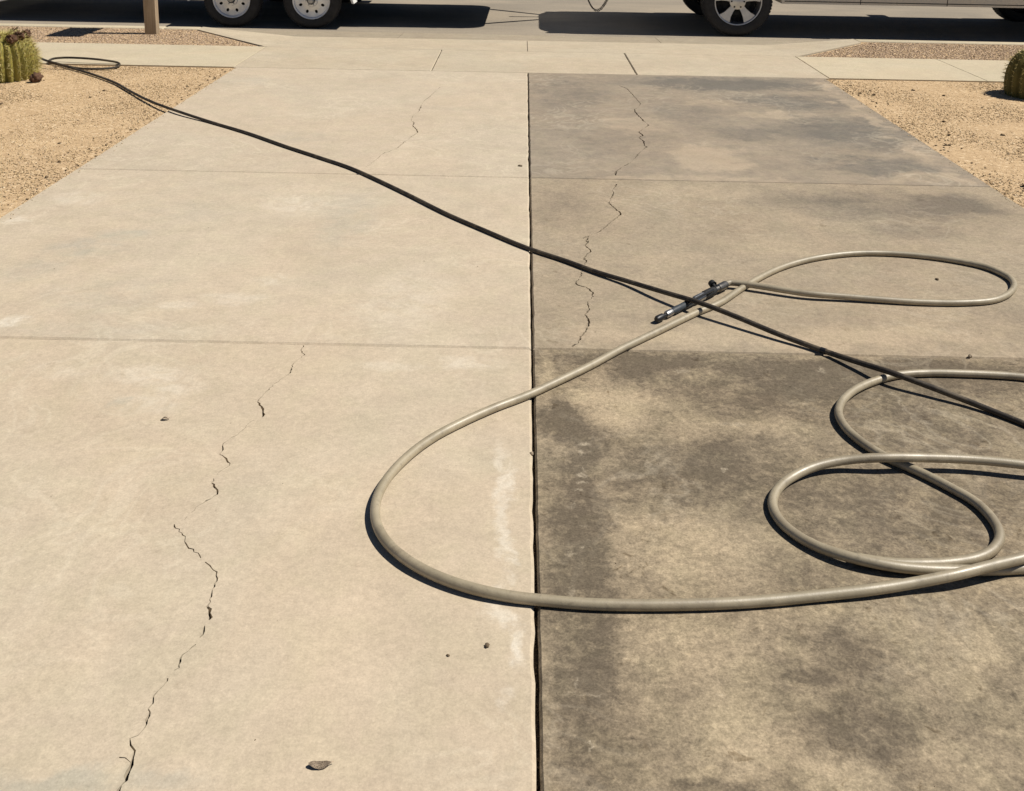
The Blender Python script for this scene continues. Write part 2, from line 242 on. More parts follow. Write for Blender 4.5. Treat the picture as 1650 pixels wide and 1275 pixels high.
# ---------------------------------------------------------------- materials
class NT:
    """small helper round a material's node tree"""
    def __init__(self, name):
        self.mat = bpy.data.materials.new(name)
        self.mat.use_nodes = True
        self.t = self.mat.node_tree
        self.bsdf = self.t.nodes["Principled BSDF"]
        self.pos = None
    def n(self, kind, **kw):
        nd = self.t.nodes.new("ShaderNode" + kind)
        for k, v in kw.items(): setattr(nd, k, v)
        return nd
    def put(self, sock, v):
        if isinstance(v, bpy.types.NodeSocket): self.t.links.new(v, sock)
        else: sock.default_value = v
    def position(self):
        if self.pos is None: self.pos = self.n("NewGeometry").outputs["Position"]
        return self.pos
    def noise(self, scale, detail=4.0, rough=0.55, dist=0.0, vec=None, color=False, stretch=None):
        nd = self.n("TexNoise")
        v = vec if vec is not None else self.position()
        if stretch is not None: v = self.vmath('MULTIPLY', v, stretch)
        self.put(nd.inputs["Vector"], v)
        nd.inputs["Scale"].default_value = scale
        nd.inputs["Detail"].default_value = detail
        nd.inputs["Roughness"].default_value = rough
        nd.inputs["Distortion"].default_value = dist
        return nd.outputs["Color" if color else "Fac"]
    def math(self, op, a, b=0.0, c=None, clamp=False):
        nd = self.n("Math", operation=op, use_clamp=clamp)
        self.put(nd.inputs[0], a); self.put(nd.inputs[1], b)
        if c is not None: self.put(nd.inputs[2], c)
        return nd.outputs[0]
    def vmath(self, op, a, b=None):
        nd = self.n("VectorMath", operation=op)
        self.put(nd.inputs[0], a)
        if b is not None: self.put(nd.inputs[1], b)
        return nd.outputs["Value"] if op in ('LENGTH', 'DOT_PRODUCT') else nd.outputs["Vector"]
    def ramp(self, v, a, b, lo=0.0, hi=1.0, smooth=True):
        nd = self.n("MapRange", interpolation_type='SMOOTHSTEP' if smooth else 'LINEAR')
        self.put(nd.inputs["Value"], v)
        nd.inputs["From Min"].default_value = a; nd.inputs["From Max"].default_value = b
        nd.inputs["To Min"].default_value = lo; nd.inputs["To Max"].default_value = hi
        return nd.outputs["Result"]
    def mix(self, fac, a, b, blend='MIX'):
        nd = self.n("Mix", data_type='RGBA', blend_type=blend)
        self.put(nd.inputs[0], fac)
        for s, v in ((nd.inputs[6], a), (nd.inputs[7], b)):
            if isinstance(v, tuple) and len(v) == 3: v = v + (1.0,)
            self.put(s, v)
        return nd.outputs[2]
    def bump(self, h, strength=0.3, dist=0.01, normal=None):
        nd = self.n("Bump")
        nd.inputs["Strength"].default_value = strength
        nd.inputs["Distance"].default_value = dist
        self.put(nd.inputs["Height"], h)
        if normal is not None: self.put(nd.inputs["Normal"], normal)
        return nd.outputs["Normal"]
    def blobs(self, vec, lst):
        acc = None
        for (cx, cy, rx, ry, w) in lst:
            d = self.vmath('SUBTRACT', vec, (cx, cy, 0.0))
            d = self.vmath('MULTIPLY', d, (1.0 / max(rx, .004), 1.0 / max(ry, .004), 0.0))
            L = self.vmath('LENGTH', d)
            f = self.ramp(L, 0.35, 1.35, w, 0.0)
            acc = f if acc is None else self.math('ADD', acc, f)
        return acc
    def out(self, color, rough=0.8, normal=None, metallic=0.0, spec=0.3):
        if isinstance(color, tuple) and len(color) == 3: color = color + (1.0,)
        self.put(self.bsdf.inputs["Base Color"], color)
        self.put(self.bsdf.inputs["Roughness"], rough)
        self.bsdf.inputs["Metallic"].default_value = metallic
        self.bsdf.inputs["Specular IOR Level"].default_value = spec
        if normal is not None: self.put(self.bsdf.inputs["Normal"], normal)
        return self.mat

def simple(name, col, rough=0.5, metallic=0.0, var=0.1, scale=20.0, spec=0.4, bump=0.0):
    m = NT(name)
    nz = m.noise(scale, 4)
    f = m.ramp(nz, 0.3, 0.7, 1.0 - var, 1.0 + var, smooth=False)
    c = m.mix(1.0, col, m.n("CombineColor").outputs[0], 'MULTIPLY')
    cc = c.node.inputs[7].links[0].from_node
    for i in range(3): m.put(cc.inputs[i], f)
    r = m.ramp(m.noise(scale * 0.6, 3), 0.3, 0.7, max(rough - .08, .02), min(rough + .08, 1), smooth=False)
    nrm = m.bump(m.noise(scale * 6, 3), bump, 0.002) if bump else None
    return m.out(c, r, nrm, metallic, spec)

def gray(m, f):
    cc = m.n("CombineColor")
    for i in range(3): m.put(cc.inputs[i], f)
    return cc.outputs[0]

def concrete(name, clean, dirt, base=0.0, amp=0.0, stains=(), cleans=(), marks=(), pale=(), cool=(),
             dist=0.12, mid=0.05, grain=0.12, swirl=0.10, freq=6.0, spots=0.0):
    """weathered broom-finished concrete; stains, marks and pale spots are soil and wear at fixed spots of the slab"""
    m = NT(name)
    P = m.position()
    wob = m.noise(4.5, 5, 0.65, color=True)
    wob = m.vmath('SUBTRACT', wob, (0.5, 0.5, 0.5))
    Pd = m.vmath('ADD', P, m.vmath('MULTIPLY', wob, (dist * 2, dist * 2, 0.0)))
    Pm = m.vmath('ADD', P, m.vmath('MULTIPLY', m.vmath('SUBTRACT', m.noise(40.0, 4, 0.7, color=True), (0.5, 0.5, 0.5)), (0.05, 0.05, 0.0)))
    col = clean + (1.0,)
    if amp > 0 or stains:
        f = base
        if stains: f = m.math('ADD', f, m.blobs(Pd, stains))
        if cleans: f = m.math('SUBTRACT', f, m.blobs(Pd, cleans))
        n1 = m.noise(freq, 9, 0.68, 0.35)
        n2 = m.noise(freq * 5.0, 7, 0.75, 0.8)
        nn = m.math('ADD', m.math('MULTIPLY', m.math('SUBTRACT', n1, 0.5), amp), m.math('MULTIPLY', m.math('SUBTRACT', m.ramp(n2, 0.33, 0.67, smooth=False), 0.5), amp * 0.34))
        f = m.math('ADD', f, nn)
        f = m.ramp(f, -0.05, 1.05, 0.0, 1.0, smooth=False)
        col = m.mix(f, clean, dirt)
    # broad tint drift: warm and cool patches
    n3 = m.noise(0.9, 4, 0.6, 0.8)
    col = m.mix(m.ramp(n3, 0.35, 0.65, 0.0, 0.5), col, m.mix(1.0, col, (1.03, 0.975, 0.94), 'MULTIPLY'))
    n3b = m.noise(7.0, 3, 0.6, 0.4)
    col = m.mix(m.ramp(n3b, 0.4, 0.65, 0.0, 0.55), col, m.mix(1.0, col, (0.975, 1.0, 0.965), 'MULTIPLY'))
    n4 = m.noise(1.6, 5, 0.62, 1.2, stretch=(1.0, 1.0, 1.0))
    col = m.mix(1.0, col, gray(m, m.ramp(n4, 0.3, 0.7, 1.0 - mid, 1.0 + mid, smooth=False)), 'MULTIPLY')
    # trowel and wand sweeps: thin pale curls
    n5 = m.noise(2.3, 3, 0.5, 2.6)
    sw = m.math('ABSOLUTE', m.math('SUBTRACT', n5, 0.5))
    sw = m.ramp(sw, 0.0, 0.05, 1.0, 0.0)
    sw = m.math('MULTIPLY', sw, m.ramp(m.noise(1.1, 2), 0.45, 0.65, 0.0, swirl))
    col = m.mix(sw, col, (0.66, 0.58, 0.45))
    n7 = m.noise(11.0, 7, 0.65, 0.5)
    col = m.mix(1.0, col, gray(m, m.ramp(n7, 0.3, 0.7, 1.0 - mid * 1.1, 1.0 + mid * 1.1, smooth=False)), 'MULTIPLY')
    if pale: col = m.mix(m.math('MULTIPLY', m.blobs(Pd, pale), m.ramp(m.noise(9.0, 5, 0.7, 1.0), 0.34, 0.62, 0.05, 0.85)), col, (0.70, 0.635, 0.53))
    if cool: col = m.mix(m.math('MULTIPLY', m.blobs(Pd, cool), m.ramp(m.noise(8.0, 5, .65), 0.3, 0.62, 0.15, 0.9), clamp=True), col, m.mix(1.0, col, (0.84, 0.91, 0.97), 'MULTIPLY'))
    if marks: col = m.mix(m.math('MULTIPLY', m.math('MULTIPLY', m.blobs(Pm, marks), m.ramp(m.noise(90.0, 3, .6), .35, .6, .3, 1.0)), 0.5, clamp=True), col, (0.56, 0.48, 0.36))
    if spots:
        sp = m.math('MULTIPLY', m.ramp(m.noise(19.0, 4, 0.62, 0.7), 0.60, 0.70, 0.0, 1.0), m.ramp(m.noise(2.6, 3), 0.40, 0.60, 0.15, 1.0))
        col = m.mix(m.math('MULTIPLY', sp, spots), col, m.mix(1.0, col, (0.60, 0.57, 0.53), 'MULTIPLY'))
        sp2 = m.ramp(m.noise(33.0, 3, 0.6, 0.5), 0.62, 0.72, 0.0, 0.5)
        col = m.mix(m.math('MULTIPLY', sp2, spots), col, m.mix(1.0, col, (1.22, 1.2, 1.16), 'MULTIPLY'))
    # sand grain and pits
    g = m.noise(170.0, 3, 0.7)
    col = m.mix(1.0, col, gray(m, m.ramp(g, 0.25, 0.75, 1.0 - grain, 1.0 + grain, smooth=False)), 'MULTIPLY')
    g2 = m.noise(52.0, 5, 0.8)
    col = m.mix(1.0, col, gray(m, m.ramp(g2, 0.3, 0.7, 1.0 - grain * 1.15, 1.0 + grain * 1.15, smooth=False)), 'MULTIPLY')
    pit = m.ramp(m.noise(95.0, 2, 0.5), 0.70, 0.78, 0.0, 0.35)
    col = m.mix(pit, col, m.mix(1.0, col, (0.55, 0.5, 0.45), 'MULTIPLY'))
    h = m.math('ADD', m.math('MULTIPLY', g, 0.5), m.math('MULTIPLY', g2, 0.5))
    nrm = m.bump(h, 0.22, 0.004)
    nrm = m.bump(m.noise(3.5, 4, 0.6), 0.10, 0.03, nrm)
    return m.out(col, m.ramp(n7, 0.3, 0.7, 0.78, 0.93, smooth=False), nrm, 0.0, 0.2)

CLEAN = (0.532, 0.450, 0.342)
M_left_near = concrete("concrete_washed_near", CLEAN, (0.3, 0.25, 0.18), pale=PALE_LEFT, cool=COOL_LEFT, mid=0.055, swirl=0.30, spots=0.22)
M_left_mid = concrete("concrete_washed_mid", (0.532, 0.453, 0.348), (0.3, 0.25, 0.18), pale=PALE_LEFT, cool=COOL_LEFT, mid=0.06, swirl=0.34, spots=0.18)
M_left_far = concrete("concrete_washed_far", (0.524, 0.447, 0.345), (0.3, 0.25, 0.18), cool=COOL_LEFT, mid=0.06, swirl=0.34, spots=0.15)
M_right_near = concrete("concrete_grimy_near", (0.415, 0.338, 0.233), (0.146, 0.119, 0.086), base=0.56, amp=1.9, stains=STAINS_NEAR, cleans=CLEAN_NEAR,
                        marks=MARKS_NEAR, dist=0.10, mid=0.05, grain=0.30, swirl=0.16, freq=8.5, spots=1.0)
M_right_mid = concrete("concrete_half_washed", (0.43, 0.353, 0.255), (0.20, 0.170, 0.134), base=0.29, amp=1.0, stains=STAINS_MID, cleans=CLEAN_MID,
                       dist=0.22, mid=0.05, grain=0.19, swirl=0.14, freq=5.0, spots=0.45)
M_right_far = concrete("concrete_grimy_far", (0.41, 0.335, 0.25), (0.18, 0.162, 0.138), base=0.40, amp=1.0, stains=STAINS_FAR, cleans=CLEAN_FAR,
                       dist=0.35, mid=0.06, grain=0.10, swirl=0.2, freq=3.0, spots=0.3)
M_apron = concrete("concrete_apron", (0.535, 0.46, 0.35), (0.3, 0.25, 0.18), base=0.1, amp=0.35, mid=0.06, swirl=0.2, freq=1.5)
M_walk = concrete("concrete_sidewalk", (0.56, 0.485, 0.355), (0.36, 0.3, 0.22), base=0.05, amp=0.3, mid=0.05, swirl=0.1, freq=2.0)
M_gutter = concrete("concrete_gutter", (0.42, 0.36, 0.275), (0.2, 0.17, 0.13), base=0.25, amp=0.7, mid=0.06, freq=2.0)
M_filler = simple("joint_dirt", (0.045, 0.033, 0.022), 0.95, var=0.5, scale=60)

def road_material():
    m = NT("worn_asphalt")
    n1 = m.noise(1.2, 6, 0.65, 0.6, stretch=(0.35, 1.0, 1.0))
    c = m.mix(m.ramp(n1, 0.35, 0.65), (0.36, 0.305, 0.235), (0.27, 0.235, 0.19))
    v = m.n("TexVoronoi"); m.put(v.inputs["Vector"], m.position()); v.inputs["Scale"].default_value = 90.0
    c = m.mix(m.ramp(v.outputs["Distance"], 0.0, 0.6, 0.25, 0.0), c, (0.42, 0.38, 0.31))
    c = m.mix(m.ramp(m.noise(60, 3, .7), 0.5, 0.7, 0.0, 0.5), c, (0.13, 0.115, 0.1))
    return m.out(c, 0.9, m.bump(v.outputs["Distance"], 0.4, 0.004), 0, 0.25)
M_road = road_material()

def gravel_ground():
    m = NT("decomposed_granite")
    n1 = m.noise(90, 4, 0.75)
    n2 = m.noise(3.0, 6, 0.65, 0.5)
    c = m.mix(m.ramp(n2, 0.3, 0.7), (0.68, 0.50, 0.30), (0.60, 0.435, 0.26))
    c = m.mix(m.ramp(m.noise(26, 5, 0.7, 0.4), 0.40, 0.62, 0, 1.0), c, (0.48, 0.34, 0.20))
    c = m.mix(m.ramp(n1, 0.42, 0.66, 0, 0.9), c, (0.42, 0.29, 0.17))
    c = m.mix(m.ramp(m.noise(45, 3, 0.6), 0.55, 0.68, 0, 0.8), c, (0.82, 0.65, 0.44))
    return m.out(c, 0.95, m.bump(n1, 0.6, 0.006), 0, 0.15)
M_yard = gravel_ground()

def stone_material():
    m = NT("gravel_stone")
    r = m.n("NewGeometry").outputs["Random Per Island"]
    cr = m.n("ValToRGB")
    m.put(cr.inputs["Fac"], r)
    e = cr.color_ramp.elements
    e[0].position = 0.0; e[0].color = (0.16, 0.105, 0.06, 1)
    e[1].position = 1.0; e[1].color = (0.80, 0.66, 0.46, 1)
    for p, c in ((0.06, (0.42, 0.29, 0.16, 1)), (0.25, (0.64, 0.475, 0.27, 1)), (0.7, (0.74, 0.56, 0.33, 1)), (0.88, (0.70, 0.51, 0.33, 1))):
        k = e.new(p); k.color = c
    c = m.mix(m.ramp(m.noise(2.2, 5, 0.6, 0.5), 0.3, 0.7), cr.outputs["Color"], m.mix(1.0, cr.outputs["Color"], (0.86, 0.84, 0.82), 'MULTIPLY'))
    return m.out(c, 0.9, None, 0, 0.2)
M_stone = stone_material()
def stone_material_pink():
    m = NT("parkway_stone")
    r = m.n("NewGeometry").outputs["Random Per Island"]
    cr = m.n("ValToRGB")
    m.put(cr.inputs["Fac"], r)
    e = cr.color_ramp.elements
    e[0].position = 0.0; e[0].color = (0.20, 0.13, 0.085, 1)
    e[1].position = 1.0; e[1].color = (0.60, 0.47, 0.34, 1)
    for p, c in ((0.12, (0.36, 0.25, 0.17, 1)), (0.45, (0.55, 0.40, 0.27, 1)), (0.75, (0.66, 0.49, 0.34, 1))):
        k = e.new(p); k.color = c
    return m.out(cr.outputs["Color"], 0.9, None, 0, 0.2)
M_stone_pink = stone_material_pink()

def hose_material(name, col, col2, rough, spec=0.4):
    m = NT(name)
    n1 = m.noise(9, 5, 0.6)
    c = m.mix(m.ramp(n1, 0.35, 0.7), col, col2)
    c = m.mix(m.ramp(m.noise(5.5, 6, .7, .5), 0.45, 0.68, 0, 0.5), c, (0.19, 0.15, 0.10))
    c = m.mix(m.ramp(m.noise(45, 5, .75), 0.50, 0.70, 0, 0.45), c, (0.15, 0.12, 0.08))
    return m.out(c, m.ramp(n1, 0.3, 0.7, rough - .08, rough + .1, smooth=False), m.bump(m.noise(260, 2), 0.15, 0.002), 0, spec)
M_hose = hose_material("tan_rubber_hose", (0.40, 0.34, 0.235), (0.30, 0.255, 0.17), 0.48, 1.0)
M_hose_dark = hose_material("dark_rubber_hose", (0.026, 0.021, 0.017), (0.042, 0.033, 0.025), 0.55)
M_blackplastic = simple("black_plastic", (0.018, 0.019, 0.022), 0.4, var=0.2, scale=40)
M_bluegrey = simple("slate_blue_grip", (0.045, 0.055, 0.066), 0.55, var=0.25, scale=60)
M_steel = simple("brushed_steel", (0.42, 0.42, 0.42), 0.42, 1.0, var=0.15, scale=50)
M_steel_dark = simple("dull_steel", (0.20, 0.19, 0.175), 0.4, 0.9, var=0.25, scale=50)
M_tyre = simple("tyre_rubber", (0.022, 0.022, 0.024), 0.75, var=0.25, scale=25, bump=0.2)
M_trailer_rim = simple("white_wheel_paint", (0.74, 0.75, 0.77), 0.42, 0.7, var=0.08, scale=14)
M_alloy = simple("silver_alloy", (0.54, 0.54, 0.55), 0.40, 0.9, var=0.08, scale=20)
M_alloy_dark = simple("wheel_well_dark", (0.012, 0.012, 0.013), 0.7, var=0.3, scale=30)
M_white = simple("white_body_panel", (0.76, 0.76, 0.75), 0.35, var=0.03, scale=3)
M_truck = simple("silver_truck_paint", (0.58, 0.55, 0.50), 0.3, 0.2, var=0.03, scale=4)
M_chassis = simple("chassis_black", (0.02, 0.02, 0.021), 0.7, var=0.3, scale=12)
M_chrome = simple("chrome", (0.7, 0.7, 0.7), 0.12, 1.0, var=0.04, scale=10)
M_glass = simple("tinted_glass", (0.015, 0.018, 0.02), 0.06, 0.0, var=0.05, scale=4, spec=0.6)
M_red = simple("red_lens", (0.35, 0.012, 0.01), 0.2, var=0.1, scale=20)
M_amber = simple("amber_lens", (0.55, 0.2, 0.02), 0.25, var=0.1, scale=20)
M_lamp = simple("headlamp_lens", (0.6, 0.62, 0.64), 0.1, var=0.05, scale=20, spec=0.6)
M_alu = simple("ramp_aluminium", (0.55, 0.57, 0.60), 0.38, 0.9, var=0.12, scale=18)
M_mailbox = simple("mailbox_black", (0.03, 0.03, 0.032), 0.4, var=0.15, scale=14)

def wood_material():
    m = NT("weathered_post_wood")
    g = m.noise(3.0, 7, 0.7, 0.6, stretch=(14.0, 14.0, 0.8))
    c = m.mix(m.ramp(g, 0.3, 0.7), (0.46, 0.37, 0.26), (0.30, 0.22, 0.145))
    c = m.mix(m.ramp(m.noise(5, 5), 0.45, 0.75, 0, 0.35), c, (0.24, 0.19, 0.14))
    return m.out(c, 0.85, m.bump(g, 0.4, 0.004), 0, 0.2)
M_wood = wood_material()

def cactus_material(name, k):
    m = NT(name)
    n = m.noise(14, 5, 0.6)
    c = m.mix(m.ramp(n, 0.3, 0.7), (0.35, 0.30, 0.07), (0.21, 0.19, 0.045))
    c = m.mix(m.ramp(m.noise(5, 3), 0.5, 0.75, 0, 0.6), c, (0.32, 0.27, 0.075))
    c = m.mix(1.0, c, (k, k, k), 'MULTIPLY')
    return m.out(c, 0.6, m.bump(n, 0.2, 0.01), 0, 0.3)
M_cactus = cactus_material("cactus_skin", 1.0)
M_cactus_shaded = cactus_material("cactus_skin_shaded", 0.46)  # darkened copy of the skin: the cactus's shaded side put into the colour
M_spine = simple("cactus_spine", (0.62, 0.53, 0.22), 0.6, var=0.3, scale=30)
M_flower = simple("dried_cactus_flower", (0.105, 0.055, 0.032), 0.9, var=0.5, scale=50)
M_leaf = simple("dry_leaf", (0.44, 0.345, 0.25), 0.85, var=0.35, scale=70)
M_pebble = simple("pebble", (0.30, 0.24, 0.17), 0.9, var=0.3, scale=90)
M_dirtbit = simple("dirt_crumb", (0.13, 0.095, 0.06), 0.95, var=0.4, scale=120)

# ---------------------------------------------------------------- ground, road, far side
def flat(name, poly, z, mat, kind='structure', parent=None):
    me = bpy.data.meshes.new(name)
    me.from_pydata([(x, y, z) for x, y in poly], [], [tuple(range(len(poly)))])
    o = link(name, me, mat, parent)
    if kind: o["kind"] = kind
    return o

flat("ground", [(-900, -900), (900, -900), (900, 900), (-900, 900)], -0.20, M_yard)
ROAD_Y0, ROAD_Y1 = 11.96, 21.2
bm = bmesh.new()
nx, ny = 60, 12
grid = []
for j in range(ny + 1):
    y = ROAD_Y0 + (ROAD_Y1 - ROAD_Y0) * j / ny
    t = j / ny
    z = ROAD_Z - 0.004 + 0.05 * math.sin(math.pi * t)
    grid.append([bm.verts.new((-60 + 120 * i / nx, y, z if j else ROAD_Z - 0.004)) for i in range(nx + 1)])
for j in range(ny):
    for i in range(nx):
        bm.faces.new((grid[j][i], grid[j][i + 1], grid[j + 1][i + 1], grid[j + 1][i]))
tag(from_bm("road", bm, M_road, smooth='all'), kind='structure')

def curb_run(name, x0, x1, ya, yb, top, bottom, length=3.0):
    root = empty(name, (0, 0, 0)); root["kind"] = 'structure'
    x = x0
    while x < x1 - 0.01:
        xe = min(x + length, x1)
        box("curb_segment", x + .003, xe - .003, ya, yb, bottom, top, M_walk, root, bevel=0.018, seg=3)
        x = xe
    return root
curb_run("curb", -16.0, -3.61, 11.13, 11.285, 0.0, -0.3)
curb_run("curb", 3.61, 16.0, 11.13, 11.285, 0.0, -0.3)
# gutter pans, one piece between joints
root = empty("gutter"); root["kind"] = 'structure'
for k in range(11):
    x0 = -16.2 + k * 2.95
    bm = bmesh.new()
    bm_box(bm, x0 + .003, x0 + 2.947, 11.302, 11.955, -0.30, -0.122)
    for v in bm.verts:
        if v.co.z > -0.2 and v.co.y < 11.5: v.co.z = -0.096
    from_bm("gutter_pan", bm, M_gutter, root)
curb_run("far_curb", -60, 60, 21.2, 21.38, 0.0, -0.3, 6.0)
flat("far_sidewalk", [(-60, 21.38), (60, 21.38), (60, 22.6), (-60, 22.6)], -0.002, M_walk)
flat("far_yard", [(-60, 22.6), (60, 22.6), (60, 60), (-60, 60)], -0.01, M_yard)

# ---------------------------------------------------------------- driveway slabs
def outline(poly, step=0.05, jit=0.0012, chip=None, seed=0):
    """resample a polygon with slightly uneven edges; chip = (edge index, depth)"""
    rnd = random.Random(seed)
    out = []
    n = len(poly)
    for i in range(n):
        a, b = Vector(poly[i]), Vector(poly[(i + 1) % n])
        d = b - a
        L = d.length
        nrm = Vector((-d.y, d.x)) / L          # inward for counter-clockwise
        k = max(1, int(L / step))
        for q in range(k):
            t = q / k
            p = a + d * t
            if q:
                off = rnd.uniform(-jit, jit)
                if chip and i in chip:
                    off += abs(mnoise.noise(Vector((p.x * 9, p.y * 9, seed)))) * chip[i] * 0.6
                    if rnd.random() < 0.12: off += rnd.uniform(0, chip[i])
                p = p + nrm * off
            out.append((p.x, p.y))
    return out

def slab_mesh(pts, thick=0.11, cham=0.006, drop=0.007, z=0.0):
    """counter-clockwise outline -> slab with a tooled, worn upper edge"""
    n = len(pts)
    P = [Vector(p) for p in pts]
    ins = []
    for i in range(n):
        a, b, c = P[i - 1], P[i], P[(i + 1) % n]
        n1 = Vector((-(b - a).y, (b - a).x)).normalized()
        n2 = Vector((-(c - b).y, (c - b).x)).normalized()
        nn = (n1 + n2)
        nn = nn / max(nn.length_squared / 2, 0.5)
        ins.append(b + nn * cham)
    bm = bmesh.new()
    top = [bm.verts.new((p.x, p.y, z)) for p in ins]
    mid = [bm.verts.new((p.x, p.y, z - drop)) for p in P]
    bot = [bm.verts.new((p.x, p.y, z - thick)) for p in P]
    bm.faces.new(top)
    bm.faces.new(bot[::-1])
    for i in range(n):
        j = (i + 1) % n
        bm.faces.new((mid[i], mid[j], top[j], top[i]))
        bm.faces.new((bot[i], bot[j], mid[j], mid[i]))
    return bm

def crack_cutters(cracks, seed=1):
    rnd = random.Random(seed)
    bm = bmesh.new()
    def emit(run):
        if len(run) < 2: return
        n = len(run)
        L, R = [], []
        for i, (p, w) in enumerate(run):
            d = (run[min(i + 1, n - 1)][0] - run[max(i - 1, 0)][0])
            if d.length < 1e-6: d = Vector((0, 1))
            d.normalize()
            s = Vector((-d.y, d.x)) * w * 0.5
            L.append(p + s); R.append(p - s)
        ring = L + R[::-1]
        A = [bm.verts.new((p.x, p.y, 0.02)) for p in ring]
        Bv = [bm.verts.new((p.x, p.y, -0.035)) for p in ring]
        # quads strip for top and bottom keeps everything convex
        m_ = len(ring)
        for i in range(n - 1):
            a, b, c, d = i, i + 1, m_ - 2 - i, m_ - 1 - i
            bm.faces.new((A[a], A[b], A[c], A[d]))
            bm.faces.new((Bv[d], Bv[c], Bv[b], Bv[a]))
        for i in range(m_):
            j = (i + 1) % m_
            bm.faces.new((A[i], Bv[i], Bv[j], A[j]))
    for line in cracks:
        run = []
        for i in range(len(line) - 1):
            x0, y0, w0 = line[i]; x1, y1, w1 = line[i + 1]
            a, b = Vector((x0, y0)), Vector((x1, y1))
            L = (b - a).length
            k = max(1, int(L / 0.009))
            nrm = Vector((-(b - a).y, (b - a).x)) / max(L, 1e-6)
            for q in range(k):
                t = q / k
                w = max(w0 * (1 - t) + w1 * t, 1.25) * 0.00125
                p = a.lerp(b, t) + nrm * rnd.uniform(-1, 1) * min(0.0032, L * 0.2)
                w *= rnd.uniform(0.55, 1.3)
                if w < 0.0022 and rnd.random() < 0.10:
                    emit(run); run = []
                else:
                    run.append((p, w))
        if line[-1][2] > 0 and run: run.append((Vector(line[-1][:2]), line[-1][2] * 0.0006))
        emit(run)
    bmesh.ops.recalc_face_normals(bm, faces=bm.faces[:])
    me = bpy.data.meshes.new("crack_cutter")
    bm.to_mesh(me); bm.free()
    return me

driveway = empty("driveway"); driveway["kind"] = 'structure'

def slab(poly, mat, cracks=None, chip=None, seed=0, cham=0.006, drop=0.007, step=0.05, parent=None, name="slab", thick=0.11):
    pts = outline(poly, step=step, chip=chip, seed=seed)
    bm = slab_mesh(pts, cham=cham, drop=drop, thick=thick)
    cx = sum(p[0] for p in poly) / len(poly); cy = sum(p[1] for p in poly) / len(poly)
    o = from_bm(name, bm, mat, parent or driveway)
    if cracks:
        cme = crack_cutters(cracks, seed)
        c = bpy.data.objects.new("crack_cutter", cme)
        COL.objects.link(c)
        md = o.modifiers.new("cut", 'BOOLEAN')
        md.operation = 'DIFFERENCE'; md.solver = 'EXACT'; md.use_self = True
        md.object = c
        dg = bpy.context.evaluated_depsgraph_get()
        dg.update()
        new = bpy.data.meshes.new_from_object(o.evaluated_get(dg))
        o.modifiers.clear()
        old = o.data
        o.data = new
        bpy.data.objects.remove(c); bpy.data.meshes.remove(cme); bpy.data.meshes.remove(old)
    # origin at the slab's own centre
    o.data.transform(Matrix.Translation((-cx, -cy, 0)))
    o.location = (cx, cy, 0)
    return o

W = 2.563
WR = 2.597
G = 0.0034          # half the centre joint
g = 0.0028          # half a cross joint
Y0, Y1, Y2, Y3 = -3.0, 3.388, 5.560, 8.838
def rect(x0, x1, y0, y1): return [(x0, y0), (x1, y0), (x1, y1), (x0, y1)]
CH = {1: 0.005}
slab(rect(-W, -G, Y0, Y1 - g), M_left_near, [CRACK_LEFT_NEAR, CRACK_LEFT_BRANCH], {1: 0.004}, 1, cham=0.008, drop=0.007)
slab(rect(-W, -G, Y1 + g, Y2 - g), M_left_mid, None, {1: 0.004}, 2, cham=0.008)
slab(rect(-W, -G, Y2 + g, Y3 - g), M_left_far, [CRACK_LEFT_FAR], {1: 0.005}, 3, cham=0.008)
slab(rect(G, WR, Y0, Y1 - g), M_right_near, None, {3: 0.003}, 4)
slab(rect(G, WR, Y1 + g, Y2 - g), M_right_mid, [CRACK_RIGHT_MID], {3: 0.003}, 5)
slab(rect(G, WR, Y2 + g, Y3 - g), M_right_far, [CRACK_RIGHT_FAR], {3: 0.003}, 6)
# the walk across the drive
YA, YB = 8.842, 10.0
slab(rect(-2.585, -0.848 - .003, YA, YB), M_apron, None, None, 7)
slab([(-0.848 + .003, YA), (0.954 - .004, YA), (0.954 - .004, YB), (-0.848 + .003, YB)], M_apron, None, None, 8)
slab(rect(0.954 + .004, 2.635, YA, YB), M_apron, None, None, 9)
# flared apron down to the gutter
def flare(pts, faces):
    bm = bmesh.new()
    T = [bm.verts.new(p) for p in pts]
    Bv = [bm.verts.new((p[0], p[1], -0.26)) for p in pts]
    n = len(pts)
    for f in faces: bm.faces.new([T[i] for i in f])
    bm.faces.new(Bv[::-1])
    for i in range(n):
        j = (i + 1) % n
        bm.faces.new((Bv[i], Bv[j], T[j], T[i]))
    return from_bm("slab", bm, M_apron, driveway)
YL = 11.285
lz = -0.088
flare([(-3.605, YL, 0), (-2.59, YL, lz), (-0.003, YL, lz), (-0.003, YB + .004, -.001), (-2.59, YB + .004, -.001), (-3.605, 11.08, 0)],
      [(0, 1, 4, 5), (1, 2, 3, 4)])
flare([(0.003, YL, lz), (2.64, YL, lz), (3.605, YL, 0), (3.605, 11.02, 0), (2.65, YB + .004, -.001), (0.003, YB + .004, -.001)],
      [(0, 1, 4, 5), (1, 2, 3, 4)])
# dirt packed low in the joints
box("joint_filler", -G - .004, G + .004, Y0, YA, -0.10, -0.022, M_filler, driveway)
for yj in (Y1, Y2, Y3):
    box("joint_filler", -W + .02, -G - .01, yj - .006, yj + .006, -0.10, -0.010, M_filler, driveway)
    box("joint_filler", G + .01, W, yj - .006, yj + .006, -0.10, -0.010, M_filler, driveway)
for xj in (-0.848, 0.954):
    box("joint_filler", xj - .006, xj + .006, YA + .01, YB - .01, -0.10, -0.010, M_filler, driveway)

